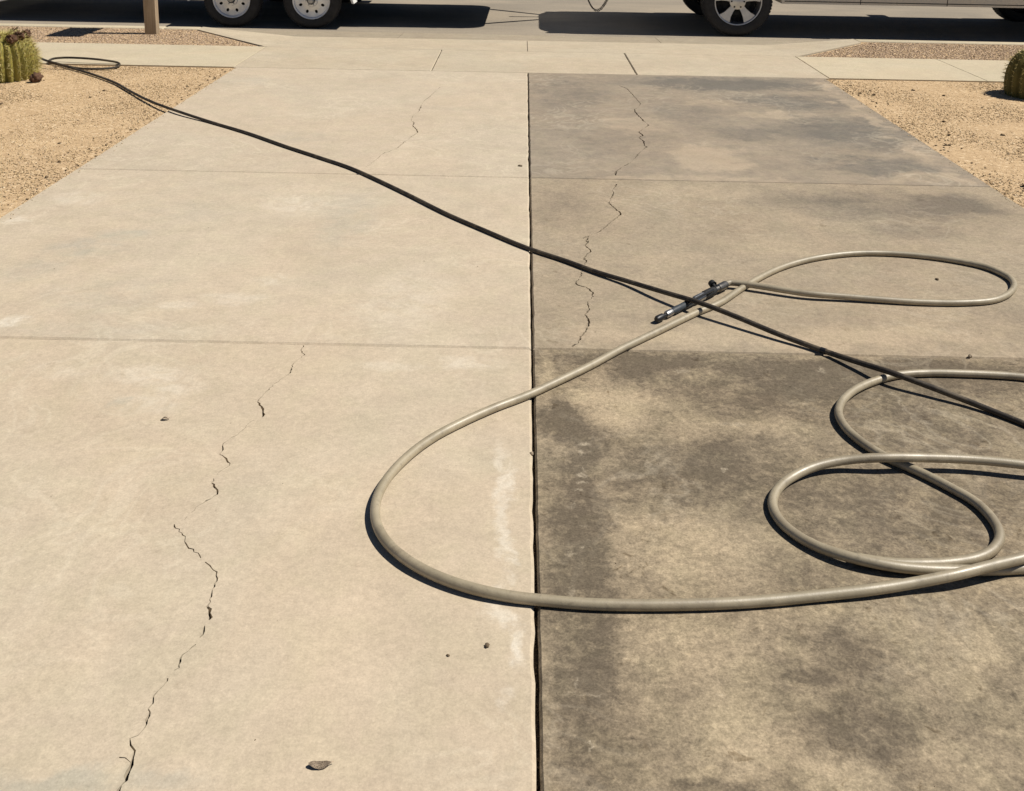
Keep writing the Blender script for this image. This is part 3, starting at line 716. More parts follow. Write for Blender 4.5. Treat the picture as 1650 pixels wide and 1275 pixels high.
def walk(x_list):
    root = empty("sidewalk"); root["kind"] = 'structure'
    for k, (a, b) in enumerate(x_list):
        slab(rect(a + .002, b - .002, YA + .02, YB), M_walk, None, None, 20 + k, parent=root, step=0.12, cham=.003, drop=.003)
walk([(-13.7, -12.2), (-12.2, -10.7), (-10.7, -9.2), (-9.2, -7.7), (-7.7, -6.2), (-6.2, -2.588)])
walk([(2.638, 4.02), (4.02, 5.95), (5.95, 7.45), (7.45, 8.95), (8.95, 10.45), (10.45, 11.95)])

# ---------------------------------------------------------------- gravel yards
def yard(name, x0, x1, y0, y1, step=0.06, side=None):
    nx, ny = int((x1 - x0) / step), int((y1 - y0) / step)
    xs = np.linspace(x0, x1, nx + 1); ys = np.linspace(y0, y1, ny + 1)
    verts = []
    for y in ys:
        for x in xs:
            h = mnoise.fractal(Vector((x * 1.3, y * 1.3, 3.1)), 1.0, 2.0, 4) * 0.005
            verts.append((x, y, YARD_Z + h * 0.8))
    faces = [(j * (nx + 1) + i, j * (nx + 1) + i + 1, (j + 1) * (nx + 1) + i + 1, (j + 1) * (nx + 1) + i) for j in range(ny) for i in range(nx)]
    me = bpy.data.meshes.new(name)
    me.from_pydata(verts, [], faces)
    me.shade_smooth()
    o = link(name, me, M_yard); o["kind"] = 'structure'
    return o
yard("yard", -10.0, -W - .003, -3.0, YA + .018)
yard("yard", WR + .003, 10.0, -3.0, YA + .018)
flat("parkway", [(-14, YB + .004), (-2.61, YB + .004), (-3.61, 11.08), (-3.612, 11.128), (-14, 11.128)], YARD_Z, M_yard)
flat("parkway", [(14, YB + .004), (14, 11.128), (3.612, 11.128), (3.61, 11.02), (2.665, YB + .004)], YARD_Z, M_yard)

def stones(name, n, sampler, mat, rmin, rmax, zbase=YARD_Z, p=2.2):
    """n loose stones, every one its own little lump, in one mesh"""
    xy = sampler(n)
    r = rmin + (rmax - rmin) * RNG.random(n) ** p
    base = np.array([(1, 0, 0), (-1, 0, 0), (0, 1, 0), (0, -1, 0), (0, 0, 1), (0, 0, -1)], float)
    tri = np.array([(0, 2, 4), (2, 1, 4), (1, 3, 4), (3, 0, 4), (2, 0, 5), (1, 2, 5), (3, 1, 5), (0, 3, 5)])
    V = np.repeat(base[None], n, 0) * (1 + 0.35 * (RNG.random((n, 6, 1)) - .5))
    V += 0.25 * (RNG.random((n, 6, 3)) - .5)
    V *= (r[:, None] * np.array([1.0, 0.85, 0.27]) * (0.8 + 0.4 * RNG.random((n, 3))))[:, None, :]
    a = RNG.random(n) * 6.283; b = (RNG.random(n) - .5) * 1.2
    ca, sa, cb, sb = np.cos(a), np.sin(a), np.cos(b), np.sin(b)
    x = V[:, :, 0] * cb[:, None] + V[:, :, 2] * sb[:, None]
    z = -V[:, :, 0] * sb[:, None] + V[:, :, 2] * cb[:, None]
    y = V[:, :, 1]
    X = x * ca[:, None] - y * sa[:, None] + xy[:, 0:1]
    Y = x * sa[:, None] + y * ca[:, None] + xy[:, 1:2]
    Z = z + zbase + (r * 0.12)[:, None]
    co = np.stack([X, Y, Z], 2).reshape(-1, 3).astype(np.float32)
    idx = (tri[None] + (np.arange(n) * 6)[:, None, None]).reshape(-1).astype(np.int32)
    me = bpy.data.meshes.new(name)
    me.vertices.add(len(co)); me.vertices.foreach_set("co", co.ravel())
    me.loops.add(len(idx)); me.loops.foreach_set("vertex_index", idx)
    nf = len(idx) // 3
    me.polygons.add(nf)
    me.polygons.foreach_set("loop_start", np.arange(0, nf * 3, 3, dtype=np.int32))
    me.polygons.foreach_set("loop_total", np.full(nf, 3, np.int32))
    me.update(calc_edges=True)
    o = link(name, me, mat); o["kind"] = 'stuff'
    return o

def box_sampler(x0, x1, y0, y1, test=None):
    def s(n):
        out = np.zeros((0, 2))
        while len(out) < n:
            q = np.stack([x0 + (x1 - x0) * RNG.random(n), y0 + (y1 - y0) * RNG.random(n)], 1)
            if test is not None: q = q[test(q)]
            out = np.concatenate([out, q])
        return out[:n]
    return s
def edge_sampler(xe, sgn, y0, y1, spread):
    def s(n):
        return np.stack([xe + sgn * np.abs(RNG.normal(0, spread, n)), y0 + (y1 - y0) * RNG.random(n)], 1)
    return s
tag(stones("gravel", 88000, box_sampler(-7.2, -W - .012, 3.9, 8.845), M_stone, .0032, .0098), 'tan decomposed granite gravel left of the driveway, with a barrel cactus on it', 'gravel')
tag(stones("gravel", 76000, box_sampler(WR + .012, 6.6, 3.9, 8.845), M_stone, .0032, .0098), 'tan decomposed granite gravel right of the driveway, with a barrel cactus on it', 'gravel')
lt = lambda q: q[:, 0] < -2.62 - (q[:, 1] - YB) * .935
rtst = lambda q: q[:, 0] > 2.68 + (q[:, 1] - YB) * .94
tag(stones("gravel", 26000, box_sampler(-8, -2.61, YB + .012, 11.12, lt), M_stone_pink, .006, .014), 'pinkish gravel strip round the mailbox post, between sidewalk and curb', 'gravel')
tag(stones("gravel", 26000, box_sampler(2.66, 7.2, YB + .012, 11.12, rtst), M_stone_pink, .006, .014), 'pinkish gravel strip between curb and sidewalk in front of the truck', 'gravel')
# darker clods and stones that lie scattered, thicker along the slab edges
M_clod = simple("dark_clod", (0.17, 0.115, 0.065), 0.95, var=0.4, scale=60)
tag(stones("gravel", 70, box_sampler(-6.5, -W - .03, 4.2, 8.8), M_clod, .008, .026, YARD_Z + .004), 'sparse dark stones lying on the tan gravel left of the driveway', 'stones')
tag(stones("gravel", 60, box_sampler(WR + .03, 6.0, 4.2, 8.8), M_clod, .008, .025, YARD_Z + .004), 'sparse dark stones lying on the tan gravel right of the driveway', 'stones')
tag(stones("gravel", 150, edge_sampler(-W - .02, -1, 4.2, 8.8, .09), M_clod, .004, .013, YARD_Z + .004), 'dark grit gathered along the left edge of the driveway', 'grit')
tag(stones("gravel", 150, edge_sampler(WR + .02, 1, 4.2, 8.8, .09), M_clod, .004, .013, YARD_Z + .004), 'dark grit gathered along the right edge of the driveway', 'grit')

def spill(xe, sgn):
    def s(n):
        return np.stack([xe - sgn * np.abs(RNG.normal(0, .028, n)) + sgn * .008, RNG.uniform(4.2, 8.8, n)], 1)
    return s
tag(stones("gravel", 420, spill(-W, -1), M_stone, .002, .0065, 0.001, 3), 'loose gravel spilled over the left edge of the driveway', 'gravel')
tag(stones("gravel", 420, spill(WR, 1), M_stone, .002, .0065, 0.001, 3), 'loose gravel spilled over the right edge of the driveway', 'gravel')
# ---------------------------------------------------------------- mailbox on its post
mb = empty("mailbox", (-3.99, 10.775, YARD_Z))
tag(mb, 'weathered square wooden mailbox post standing in gravel by the curb', 'mailbox')
box("post", -.062, .062, -.05, .05, -.3, 1.10, M_wood, mb, bevel=.005)
bm = bmesh.new()
prof = [(-.125, 1.10), (.125, 1.10), (.125, 1.24)] + [(.125 * math.cos(t), 1.24 + .125 * math.sin(t)) for t in np.linspace(0.15, math.pi - .15, 12)] + [(-.125, 1.24)]
bm_prism(bm, prof, -.28, .36, 'y')
bmesh.ops.translate(bm, verts=bm.verts[:], vec=(-.02, 0, 0.01))
from_bm("box", bm, M_mailbox, mb, smooth=35)
box("door", -.135, .095, .362, .374, 1.13, 1.36, M_mailbox, mb, bevel=.004)
box("flag", .131, .139, -.10, .10, 1.28, 1.33, M_red, mb)

# ---------------------------------------------------------------- wheels
def tyre_mesh(bm, R, rim, w, y0=0.0):
    """outer side at y0, tyre extends to y0 + w"""
    pr = [(rim * .98, .018), (rim * 1.02, .006), (rim + (R - rim) * .35, .0), (rim + (R - rim) * .72, .004), (R - .016, .016), (R - .003, .034),
          (R, .05), (R, w - .05), (R - .003, w - .034), (R - .016, w - .016), (rim + (R - rim) * .7, w - .004), (rim * 1.02, w - .006), (rim * .98, w - .018)]
    bm_lathe(bm, [(r, y0 + a) for r, a in pr], 72)

def tread_cut(bm, R, w, y0):
    """circumferential and cross grooves as small raised lugs"""
    n = 64
    for k in range(n):
        t = 2 * math.pi * k / n
        c, s = math.cos(t), math.sin(t)
        for (a, b) in ((.035, .085), (.095, w - .095), (w - .085, w - .035)):
            if b - a < .01: continue
            mt = Matrix(((c, 0, -s, 0), (0, 1, 0, 0), (s, 0, c, 0), (0, 0, 0, 1)))
            bm_box(bm, R - .004, R + .005, y0 + a, y0 + b, -R * math.pi / n * .72, R * math.pi / n * .72, mtx=mt)

def truck_wheel(parent, loc, flip=False):
    w = empty("wheel", loc); w.parent = parent
    if flip: w.rotation_euler = (0, 0, math.pi)
    bm = bmesh.new(); tyre_mesh(bm, .405, .285, .275); tread_cut(bm, .405, .275, 0)
    from_bm("tyre", bm, M_tyre, w, smooth=35)
    bm = bmesh.new()
    # lip and barrel
    bm_lathe(bm, [(.284, .012), (.279, .004), (.268, .006), (.263, .02), (.258, .06), (.25, .20)], 72)
    # five broad spokes, a window opening straight down
    for k in range(5):
        t0 = 2 * math.pi * k / 5 + math.pi / 2
        pts = []
        for (r, dt) in ((.06, -.5), (.13, -.27), (.20, -.255), (.266, -.30), (.2665, -.2), (.2668, 0), (.2665, .2), (.266, .30), (.20, .255), (.13, .27), (.06, .5)):
            pts.append((r * math.cos(t0 + dt), r * math.sin(t0 + dt)))
        A, Bv = bm_prism(bm, pts, .035, .075, 'y')
        for v in A:
            rr = math.hypot(v.co.x, v.co.z)
            v.co.y = .028 if rr > .2 else .045 - .06 * max(0, .12 - rr)
    bm_lathe(bm, [(.0, .026), (.05, .028), (.066, .036), (.095, .042), (.10, .07)], 40)
    from_bm("rim", bm, M_alloy, w, smooth=40)
    bm = bmesh.new()
    bm_lathe(bm, [(.0, .13), (.17, .13), (.19, .15), (.255, .16)], 48)
    from_bm("brake_disc", bm, M_alloy_dark, w, smooth=40)
    bm = bmesh.new()
    for k in range(6):
        t = 2 * math.pi * k / 6
        bm_cyl(bm, (.075 * math.cos(t), .045, .075 * math.sin(t)), (.075 * math.cos(t), .026, .075 * math.sin(t)), .011, .009, 6)
    from_bm("lug_nuts", bm, M_chassis, w)["kind"] = 'stuff'
    return w

def trailer_wheel(parent, loc, flip=False):
    w = empty("wheel", loc); w.parent = parent
    if flip: w.rotation_euler = (0, 0, math.pi)
    bm = bmesh.new(); tyre_mesh(bm, .335, .225, .205); tread_cut(bm, .335, .205, 0)
    from_bm("tyre", bm, M_tyre, w, smooth=35)
    # steel disc with eight round holes
    bm = bmesh.new()
    bm_lathe(bm, [(.226, .010), (.221, .001), (.208, .004), (.200, .03)], 64)
    nseg = 64
    hr, hc, nh = .0185, .142, 8
    outer = [bm.verts.new((.2 * math.cos(2 * math.pi * k / nseg), .03, .2 * math.sin(2 * math.pi * k / nseg))) for k in range(nseg)]
    edges = [bm.edges.new((outer[k], outer[(k + 1) % nseg])) for k in range(nseg)]
    for h in range(nh):
        t = 2 * math.pi * (h + .5) / nh
        cxh, czh = hc * math.cos(t), hc * math.sin(t)
        ring = []
        for q in range(14):
            a = 2 * math.pi * q / 14
            e_r, e_t = hr * 1.15 * math.cos(a), hr * .9 * math.sin(a)
            ring.append(bm.verts.new((cxh + e_r * math.cos(t) - e_t * math.sin(t), .034, czh + e_r * math.sin(t) + e_t * math.cos(t))))
        edges += [bm.edges.new((ring[q], ring[(q + 1) % 14])) for q in range(14)]
    inner = [bm.verts.new((.078 * math.cos(2 * math.pi * k / 32), .02, .078 * math.sin(2 * math.pi * k / 32))) for k in range(32)]
    edges += [bm.edges.new((inner[k], inner[(k + 1) % 32])) for k in range(32)]
    bmesh.ops.triangle_fill(bm, edges=edges, use_beauty=True, use_dissolve=False, normal=(0, -1, 0))
    bm_lathe(bm, [(.078, .02), (.070, .004), (.048, .0)], 32)
    from_bm("rim", bm, M_trailer_rim, w, smooth=40)
    bm = bmesh.new()
    bm_lathe(bm, [(.0, -.038), (.026, -.036), (.036, -.026), (.040, .006)], 28)
    from_bm("hub_cap", bm, M_steel, w, smooth=40)
    bm = bmesh.new()
    bm_lathe(bm, [(.0, .09), (.22, .09)], 40)
    from_bm("brake_drum", bm, M_alloy_dark, w)
    bm = bmesh.new()
    for k in range(6):
        t = 2 * math.pi * k / 6
        bm_cyl(bm, (.058 * math.cos(t), .006, .058 * math.sin(t)), (.058 * math.cos(t), -.014, .058 * math.sin(t)), .009, .007, 6)
    from_bm("lug_nuts", bm, M_steel, w)["kind"] = 'stuff'
    return w

# ---------------------------------------------------------------- pickup truck
TX, TY = 2.49, 12.12        # rear axle, outer face of the near tyres
truck = empty("pickup_truck", (TX, TY, ROAD_Z))
tag(truck, 'pickup truck with silver five-spoke wheels and light rocker panel, parked at the curb', 'pickup truck')
WB = 4.22
for sx in (0.0, WB):
    truck_wheel(truck, (sx, 0.0, .415))
    truck_wheel(truck, (sx, 2.02, .415), True)
def arch(cx, cz, r, a0, a1, n=14):
    return [(cx + r * math.cos(math.radians(a0 + (a1 - a0) * k / n)), cz + r * math.sin(math.radians(a0 + (a1 - a0) * k / n))) for k in range(n + 1)]
prof = [(-1.33, .66), (-.53, .56)] + arch(0, .43, .50, 165, 12) + [(.52, .40), (WB - .53, .40)] + arch(WB, .43, .50, 172, 15) + \
       [(WB + .56, .50), (WB + .95, .54), (WB + 1.0, 1.0), (WB + .92, 1.30), (WB + .2, 1.40), (WB - .55, 1.45), (1.36, 1.48), (-1.33, 1.50)]
bm = bmesh.new()
bm_prism(bm, prof, .03, 1.99, 'y')
es = [e for e in bm.edges if abs(e.verts[0].co.y - e.verts[1].co.y) < .01 and max(e.verts[0].co.x, e.verts[1].co.x) < -1.3]
bmesh.ops.bevel(bm, geom=es, offset=.42, segments=8, affect='EDGES', profile=.5)
es = [e for e in bm.edges if abs(e.verts[0].co.y - e.verts[1].co.y) < .01 and min(e.verts[0].co.z, e.verts[1].co.z) > 1.28 and min(e.verts[0].co.x, e.verts[1].co.x) > -1.0]
bmesh.ops.bevel(bm, geom=es, offset=.05, segments=3, affect='EDGES', profile=.5)
from_bm("body", bm, M_truck, truck, smooth=35)
bm = bmesh.new()
CX0, CX1 = 1.40, 3.75
A, Bv = bm_prism(bm, [(CX0, 1.46), (CX0 + .14, 1.93), (CX0 + .40, 2.0), (2.80, 2.0), (3.05, 1.95), (CX1, 1.44)], .06, 1.96, 'y')
for v in A:
    if v.co.z > 1.6: v.co.y = .22
for v in Bv:
    if v.co.z > 1.6: v.co.y = 1.80
bmesh.ops.bevel(bm, geom=[e for e in bm.edges if max(e.verts[0].co.z, e.verts[1].co.z) > 1.6], offset=.03, segments=2, affect='EDGES')
from_bm("cab", bm, M_truck, truck, smooth=35)
def quad(name, pts, mat, parent, th=.006):
    p = [Vector(q) for q in pts]
    n = (p[1] - p[0]).cross(p[2] - p[0]).normalized() * th
    bm = bmesh.new()
    A = [bm.verts.new(q - n) for q in p]; Bq = [bm.verts.new(q + n) for q in p]
    bm.faces.new(A[::-1]); bm.faces.new(Bq)
    k = len(p)
    for i in range(k): bm.faces.new((A[i], A[(i + 1) % k], Bq[(i + 1) % k], Bq[i]))
    return from_bm(name, bm, mat, parent)
def side_y(z, far=False):
    t = min((z - 1.46) / .47, 1)
    return 1.96 - .16 * t + .004 if far else .06 + .16 * t - .004
for far in (False, True):
    for (xa, xb, xc, xd) in ((1.56, 2.42, 2.42, 1.64), (2.52, 3.58, 3.06, 2.52)):
        quad("side_window", [(xa, side_y(1.53, far), 1.53), (xb, side_y(1.53, far), 1.53), (xc, side_y(1.88, far), 1.88), (xd, side_y(1.88, far), 1.88)], M_glass, truck)
    y = 1.99 if far else .03
    s = 1 if far else -1
    for hx in (1.72, 2.72):
        box("door_handle", hx, hx + .2, min(y, y + s * .035), max(y, y + s * .035), 1.20, 1.235, M_truck, truck, bevel=.008)
    box("mirror", 3.36, 3.48, min(y + s * .02, y + s * .24), max(y + s * .02, y + s * .24), 1.46, 1.72, M_blackplastic, truck, bevel=.03)
    for xx in (1.44, 2.46, 3.62):
        box("door_seam", xx, xx + .008, min(y - .002, y + .002), max(y - .002, y + .002), .405, 1.42, M_chassis, truck)
    box("rocker_seam", .55, WB - .56, min(y - .002, y + .002), max(y - .002, y + .002), .425, .435, M_chassis, truck)
    quad("tail_light", [(-1.30, 1.84 if far else .06, 1.0), (-1.26, 1.92 if far else .14, 1.0), (-1.26, 1.92 if far else .14, 1.40), (-1.30, 1.84 if far else .06, 1.40)], M_red, truck, .03)
    quad("headlight", [(WB + .985, 1.60 if far else .08, .90), (WB + .985, 1.94 if far else .42, .90), (WB + .935, 1.94 if far else .42, 1.14), (WB + .935, 1.60 if far else .08, 1.14)], M_lamp, truck, .03)
quad("windshield", [(3.115, .32, 1.92), (3.69, .20, 1.50), (3.69, 1.82, 1.50), (3.115, 1.70, 1.92)], M_glass, truck, .014)
quad("rear_window", [(CX0 + .02, .35, 1.54), (CX0 + .115, .42, 1.86), (CX0 + .115, 1.60, 1.86), (CX0 + .02, 1.67, 1.54)], M_glass, truck, .014)
box("tailgate", -1.352, -1.32, .47, 1.55, .74, 1.46, M_truck, truck, bevel=.01)
box("bed_cover", -1.15, CX0 - .02, .12, 1.90, 1.501, 1.525, M_blackplastic, truck, bevel=.008)
box("rear_bumper", -1.46, -1.25, .10, 1.92, .52, .73, M_chrome, truck, bevel=.05, seg=4)
box("front_bumper", WB + .92, WB + 1.10, .04, 1.98, .46, .76, M_chrome, truck, bevel=.04)
box("grille", WB + .95, WB + 1.015, .50, 1.52, .80, 1.16, M_blackplastic, truck, bevel=.02)
for yy in (.62, 1.32): box("frame_rail", -1.15, WB + .75, yy, yy + .08, .46, .62, M_chassis, truck)
for xx in (-.9, .9, 1.9, 2.9): box("cross_member", xx, xx + .1, .702, 1.318, .48, .58, M_chassis, truck)
box("underbody", -.5, WB + .5, .32, 1.70, .66, .80, M_chassis, truck)
for xx in (0, WB):
    bm = bmesh.new(); bm_cyl(bm, (xx, .2, .415), (xx, 1.82, .415), .05, segs=14)
    from_bm("axle", bm, M_chassis, truck, smooth=40)
bm = bmesh.new()
bm_lathe(bm, [(.001, .82), (.10, .85), (.16, .95), (.16, 1.07), (.10, 1.17), (.001, 1.20)], 20, 'y', (0, 0, .415))
from_bm("differential", bm, M_chassis, truck, smooth=40)
bm = bmesh.new(); bm_tube(bm, catmull([(2.4, .5, .44), (1.6, .5, .42), (.7, .48, .44), (.1, .46, .62), (-.5, .4, .57), (-1.05, .30, .52)], .08), .035, 10)
from_bm("exhaust_pipe", bm, M_steel, truck, smooth=40)
HB = -1.62          # ball, in truck coordinates
bm = bmesh.new()
bm_box(bm, HB - .04, -1.1, .97, 1.05, .40, .45)
bm_cyl(bm, (HB, 1.01, .45), (HB, 1.01, .49), .018)
from_bm("tow_hitch", bm, M_chassis, truck)

# ---------------------------------------------------------------- enclosed trailer
RX0, RX1 = -5.25, -0.19
tr = empty("cargo_trailer", (-3.045, 12.13, ROAD_Z))
tag(tr, 'twin axle trailer with white steel wheels, parked at the curb left of the driveway', 'trailer')
ox = 3.045
x0, x1 = RX0 + ox, RX1 + ox
box("body", x0, x1, .28, 2.42, .50, 2.45, M_white, tr, bevel=.24, seg=6, edges='vertical')
box("frame", x0 + .02, x1 - .24, .34, 2.36, .40, .498, M_chassis, tr)
for yy in (.265, 2.42):
    box("lower_trim", x0 + .24, x1 - .24, yy, yy + .014, .50, .60, M_alu, tr)
    box("upper_trim", x0 + .24, x1 - .24, yy, yy + .014, 2.37, 2.45, M_alu, tr)
box("roof_cap", x0 + .2, x1 - .2, .45, 2.25, 2.451, 2.475, M_alu, tr, bevel=.01)
for sx in (-.475, .475):
    trailer_wheel(tr, (sx, .0, .335))
    trailer_wheel(tr, (sx, 2.70, .335), True)
    bm = bmesh.new(); bm_cyl(bm, (sx, .12, .335), (sx, 2.58, .335), .035, segs=12)
    from_bm("axle", bm, M_chassis, tr, smooth=40)
for far in (False, True):
    ya, yb = (-.03, .262) if not far else (2.437, 2.73)
    topp = [(-.99, .31), (-.92, .52), (-.78, .73), (-.66, .76), (.66, .76), (.78, .73), (.92, .52), (.99, .31)]
    inn = [(.965, .31), (.895, .51), (.76, .705), (.65, .735), (-.65, .735), (-.76, .705), (-.895, .51), (-.965, .31)]
    bm = bmesh.new()
    bm_prism(bm, topp + inn, ya, yb, 'y')
    from_bm("fender", bm, M_white, tr, smooth=30)
    yy = .262 if not far else 2.436
    for xx in (x0 + .45, x1 - .55):
        box("marker_light", xx, xx + .09, min(yy, yy - .012) if not far else yy, yy if not far else yy + .012, .66, .70, M_amber, tr)
bm = bmesh.new()
cxp = TX + HB + ox
for s in (-1, 1):
    bm_tube(bm, [Vector((x1 - .5, 1.35 + s * .80, .45)), Vector((x1 - .02, 1.35 + s * .66, .45)), Vector((cxp - .12, 1.35 + s * .05, .45))], .038, 8)
from_bm("tongue_frame", bm, M_chassis, tr, smooth=40)
box("coupler", cxp - .22, cxp + .045, 1.35 - .05, 1.35 + .05, .475, .545, M_steel, tr, bevel=.015)
bm = bmesh.new()
bm_cyl(bm, (cxp - .45, 1.35, .34), (cxp - .45, 1.35, .95), .028, segs=14)
bm_cyl(bm, (cxp - .45, 1.35, .93), (cxp - .33, 1.35, .95), .010, segs=8)
bm_cyl(bm, (cxp - .45, 1.35, .30), (cxp - .45, 1.35, .34), .07, segs=14)
from_bm("jack", bm, M_steel, tr, smooth=40)
def chain(y):
    """sagging safety chain of separate links, joined as one hanging part"""
    pts = catmull([(cxp - .16, y, .44), (cxp - .09, y, .30), (cxp - .02, y, .17), (cxp + .03, y, .125), (cxp + .08, y, .13), (cxp + .13, y, .18), (cxp + .20, y, .31), (cxp + .26, y, .44)], .02)
    bm = bmesh.new()
    for k in range(0, len(pts) - 1):
        a, b = pts[k], pts[k + 1]
        d = (b - a).normalized()
        s = Vector((0, 1, 0)) if k % 2 else d.cross(Vector((0, 1, 0)))
        c = (a + b) / 2
        loop = [c + d * .019 * math.cos(t) + s * .008 * math.sin(t) for t in np.linspace(0, 2 * math.pi, 9)]
        bm_tube(bm, loop, .0028, 5, caps=False)
    o = from_bm("safety_chain", bm, M_chassis, tr); o["kind"] = 'stuff'
    return o
chain(1.27); chain(1.40)
# ramp door hinged at the rear sill
RL = 2.35
ang = math.atan2(.44, RL)
ramp = empty("ramp_door", (x0 - .01, .34, .46)); ramp.parent = tr
ramp.rotation_euler = (0, -ang, 0)
RLn = math.hypot(RL, .44)
for yy in (.0, 1.95):
    box("side_rail", -RLn, 0, yy, yy + .06, -.02, .05, M_alu, ramp, bevel=.006)
ns = 16
for k in range(ns):
    xx = -RLn + .02 + k * (RLn - .04) / ns
    box("slat", xx, xx + (RLn - .04) / ns - .025, .062, 1.948, .0, .03, M_alu, ramp)

# ---------------------------------------------------------------- cacti
def barrel(name, label, centre, R, H, ribs, seed, flowers, skin, nsp, spl):
    rnd = random.Random(seed)
    root = empty(name, (centre[0], centre[1], YARD_Z - .01), rnd.uniform(0, 6))
    tag(root, label, 'cactus')
    nr, nz = ribs * 8, 26
    bm = bmesh.new()
    rings = []
    crest = {}
    def prof(t):
        # t 0..1 from ground to crown
        ang = -0.50 + t * (math.pi / 2 + 0.50)
        r = R * max(math.cos(ang), 0.0) ** 0.62
        z = H * (0.36 + 0.64 * math.sin(ang)) if ang > 0 else H * (0.36 + 0.36 * ang / 0.50)
        return r, z
    for j in range(nz + 1):
        t = j / nz
        r, z = prof(min(t, .985))
        ring = []
        for k in range(nr):
            a = 2 * math.pi * k / nr
            rib = abs(math.cos(a * ribs / 2))
            rr = r * (0.85 + 0.15 * rib ** 0.8) * (1 + .02 * math.sin(3 * a + seed))
            ring.append(bm.verts.new((rr * math.cos(a), rr * math.sin(a), z)))
        rings.append(ring)
    for j in range(nz):
        for k in range(nr):
            bm.faces.new((rings[j][k], rings[j][(k + 1) % nr], rings[j + 1][(k + 1) % nr], rings[j + 1][k]))
    bm.faces.new(rings[-1])
    from_bm("body", bm, skin, root, smooth='all')
    bm = bmesh.new()
    for q in range(ribs):
        a = 2 * math.pi * q / ribs
        for j in range(13):
            t = .10 + .86 * j / 12 + rnd.uniform(-.012, .012)
            r, z = prof(t)
            r *= 1.0
            p = Vector((r * math.cos(a), r * math.sin(a), z))
            out = Vector((math.cos(a), math.sin(a), .35 * t)).normalized()
            for s in range(nsp):
                d = (out + Vector((rnd.uniform(-1, 1), rnd.uniform(-1, 1), rnd.uniform(-1, 1))) * .85).normalized()
                L = rnd.uniform(.03, .07) * spl
                sd = d.cross(Vector((rnd.random(), rnd.random(), rnd.random() + .1))).normalized() * .0022
                v = [bm.verts.new(p - out * .004 + sd), bm.verts.new(p - out * .004 - sd), bm.verts.new(p - out * .004 + d.cross(sd)), bm.verts.new(p + d * L)]
                bm.faces.new((v[0], v[1], v[3])); bm.faces.new((v[1], v[2], v[3])); bm.faces.new((v[2], v[0], v[3]))
    s = from_bm("spines", bm, M_spine, root); s["kind"] = 'stuff'
    for k in range(flowers):
        a = 2 * math.pi * k / flowers + rnd.uniform(-.15, .15)
        rr = R * rnd.uniform(.58, .74)
        bm = bmesh.new()
        bmesh.ops.create_icosphere(bm, subdivisions=3, radius=1.0)
        for v in bm.verts:
            nn = mnoise.noise(v.co * 2.6 + Vector((k, seed, 0)))
            v.co = Vector((v.co.x * .040, v.co.y * .040, v.co.z * .034)) * (1 + .6 * nn)
        for kk in range(14):
            aa = rnd.uniform(0, 6.28)
            base = Vector((math.cos(aa) * .02, math.sin(aa) * .02, .02))
            tip = base + Vector((math.cos(aa) * .028, math.sin(aa) * .028, .032 * rnd.uniform(.4, 1)))
            w = Vector((-math.sin(aa), math.cos(aa), 0)) * .009
            bm.faces.new([bm.verts.new(base - w), bm.verts.new(base + w), bm.verts.new(tip)])
        from_bm("flower", bm, M_flower, root, smooth=50, loc=(rr * math.cos(a), rr * math.sin(a), H * .97 + rnd.uniform(-.02, .01)))
    return root
barrel("barrel_cactus", 'ribbed green barrel cactus crowned with dried brown flowers, left of the driveway', (-4.29, 8.22), .255, .375, 24, 3, 9, M_cactus, 11, 1.0)
barrel("barrel_cactus", 'round olive barrel cactus without flowers, shade painted into its skin, on gravel right of the driveway', (4.175, 8.28), .265, .395, 21, 8, 0, M_cactus_shaded, 5, .6)
bm = bmesh.new()
bmesh.ops.create_icosphere(bm, subdivisions=3, radius=1.0)
for v in bm.verts:
    v.co = Vector((v.co.x * .044, v.co.y * .042, v.co.z * .042)) * (1 + .5 * mnoise.noise(v.co * 2.1) + .35 * mnoise.noise(v.co * 7.0))
bmesh.ops.create_icosphere(bm, subdivisions=1, radius=.001)
o = from_bm("fallen_flower", bm, M_flower, None, (-3.96, 8.06, YARD_Z + .036), smooth='all')
tag(o, 'brown dried flower head lying on gravel beside the left barrel cactus', 'dried flower')

# ---------------------------------------------------------------- hoses
def hose(name, pts, r, mat, label, cat, step=.016, segs=16):
    path = catmull(pts, step)
    bm = bmesh.new()
    bm_tube(bm, path, r, segs)
    o = from_bm(name, bm, mat, None, smooth='all')
    tag(o, label, cat)
    return o
# one tan hose: nozzle end, big loop, out to the right, ring, out again, upper loop
def arc_join(a, b, bulge):
    a, b = Vector(a), Vector(b)
    mid = (a + b) / 2 + Vector((bulge, 0, 0))
    return [tuple(a.lerp(mid, .35) + Vector((bulge * .28, 0, 0))), tuple(mid), tuple(b.lerp(mid, .35) + Vector((bulge * .28, 0, 0)))]
_tip, _tail = Vector(SPOT['noz_tip'] + (.017,)), Vector(SPOT['noz_tail'] + (.024,))
_ax = (_tail - _tip).normalized()
full = [tuple(_tail + _ax * .045), tuple(_tail + _ax * .085)] + list(TAN_HOSE_MAIN[3:]) + arc_join(TAN_HOSE_MAIN[-1], TAN_HOSE_RING[0], .55) + list(TAN_HOSE_RING) \
     + arc_join(TAN_HOSE_RING[-1], TAN_HOSE_LOOP[0], .45) + list(TAN_HOSE_LOOP)
full = [(x, y, max(z, .0133)) for x, y, z in full]
tan = hose("tan_hose", full, .0131, M_hose, 'thick tan rubber hose lying in wide loops across the driveway', 'hose')
dark = hose("dark_hose", [(x, y, z) if x > -W + .1 else (x, y, z + YARD_Z + .006) for x, y, z in DARK_HOSE], .0098, M_hose_dark,
            'thin dark hose stretched diagonally across the driveway over the tan hose', 'hose', segs=12)
kx, ky = SPOT['knob']
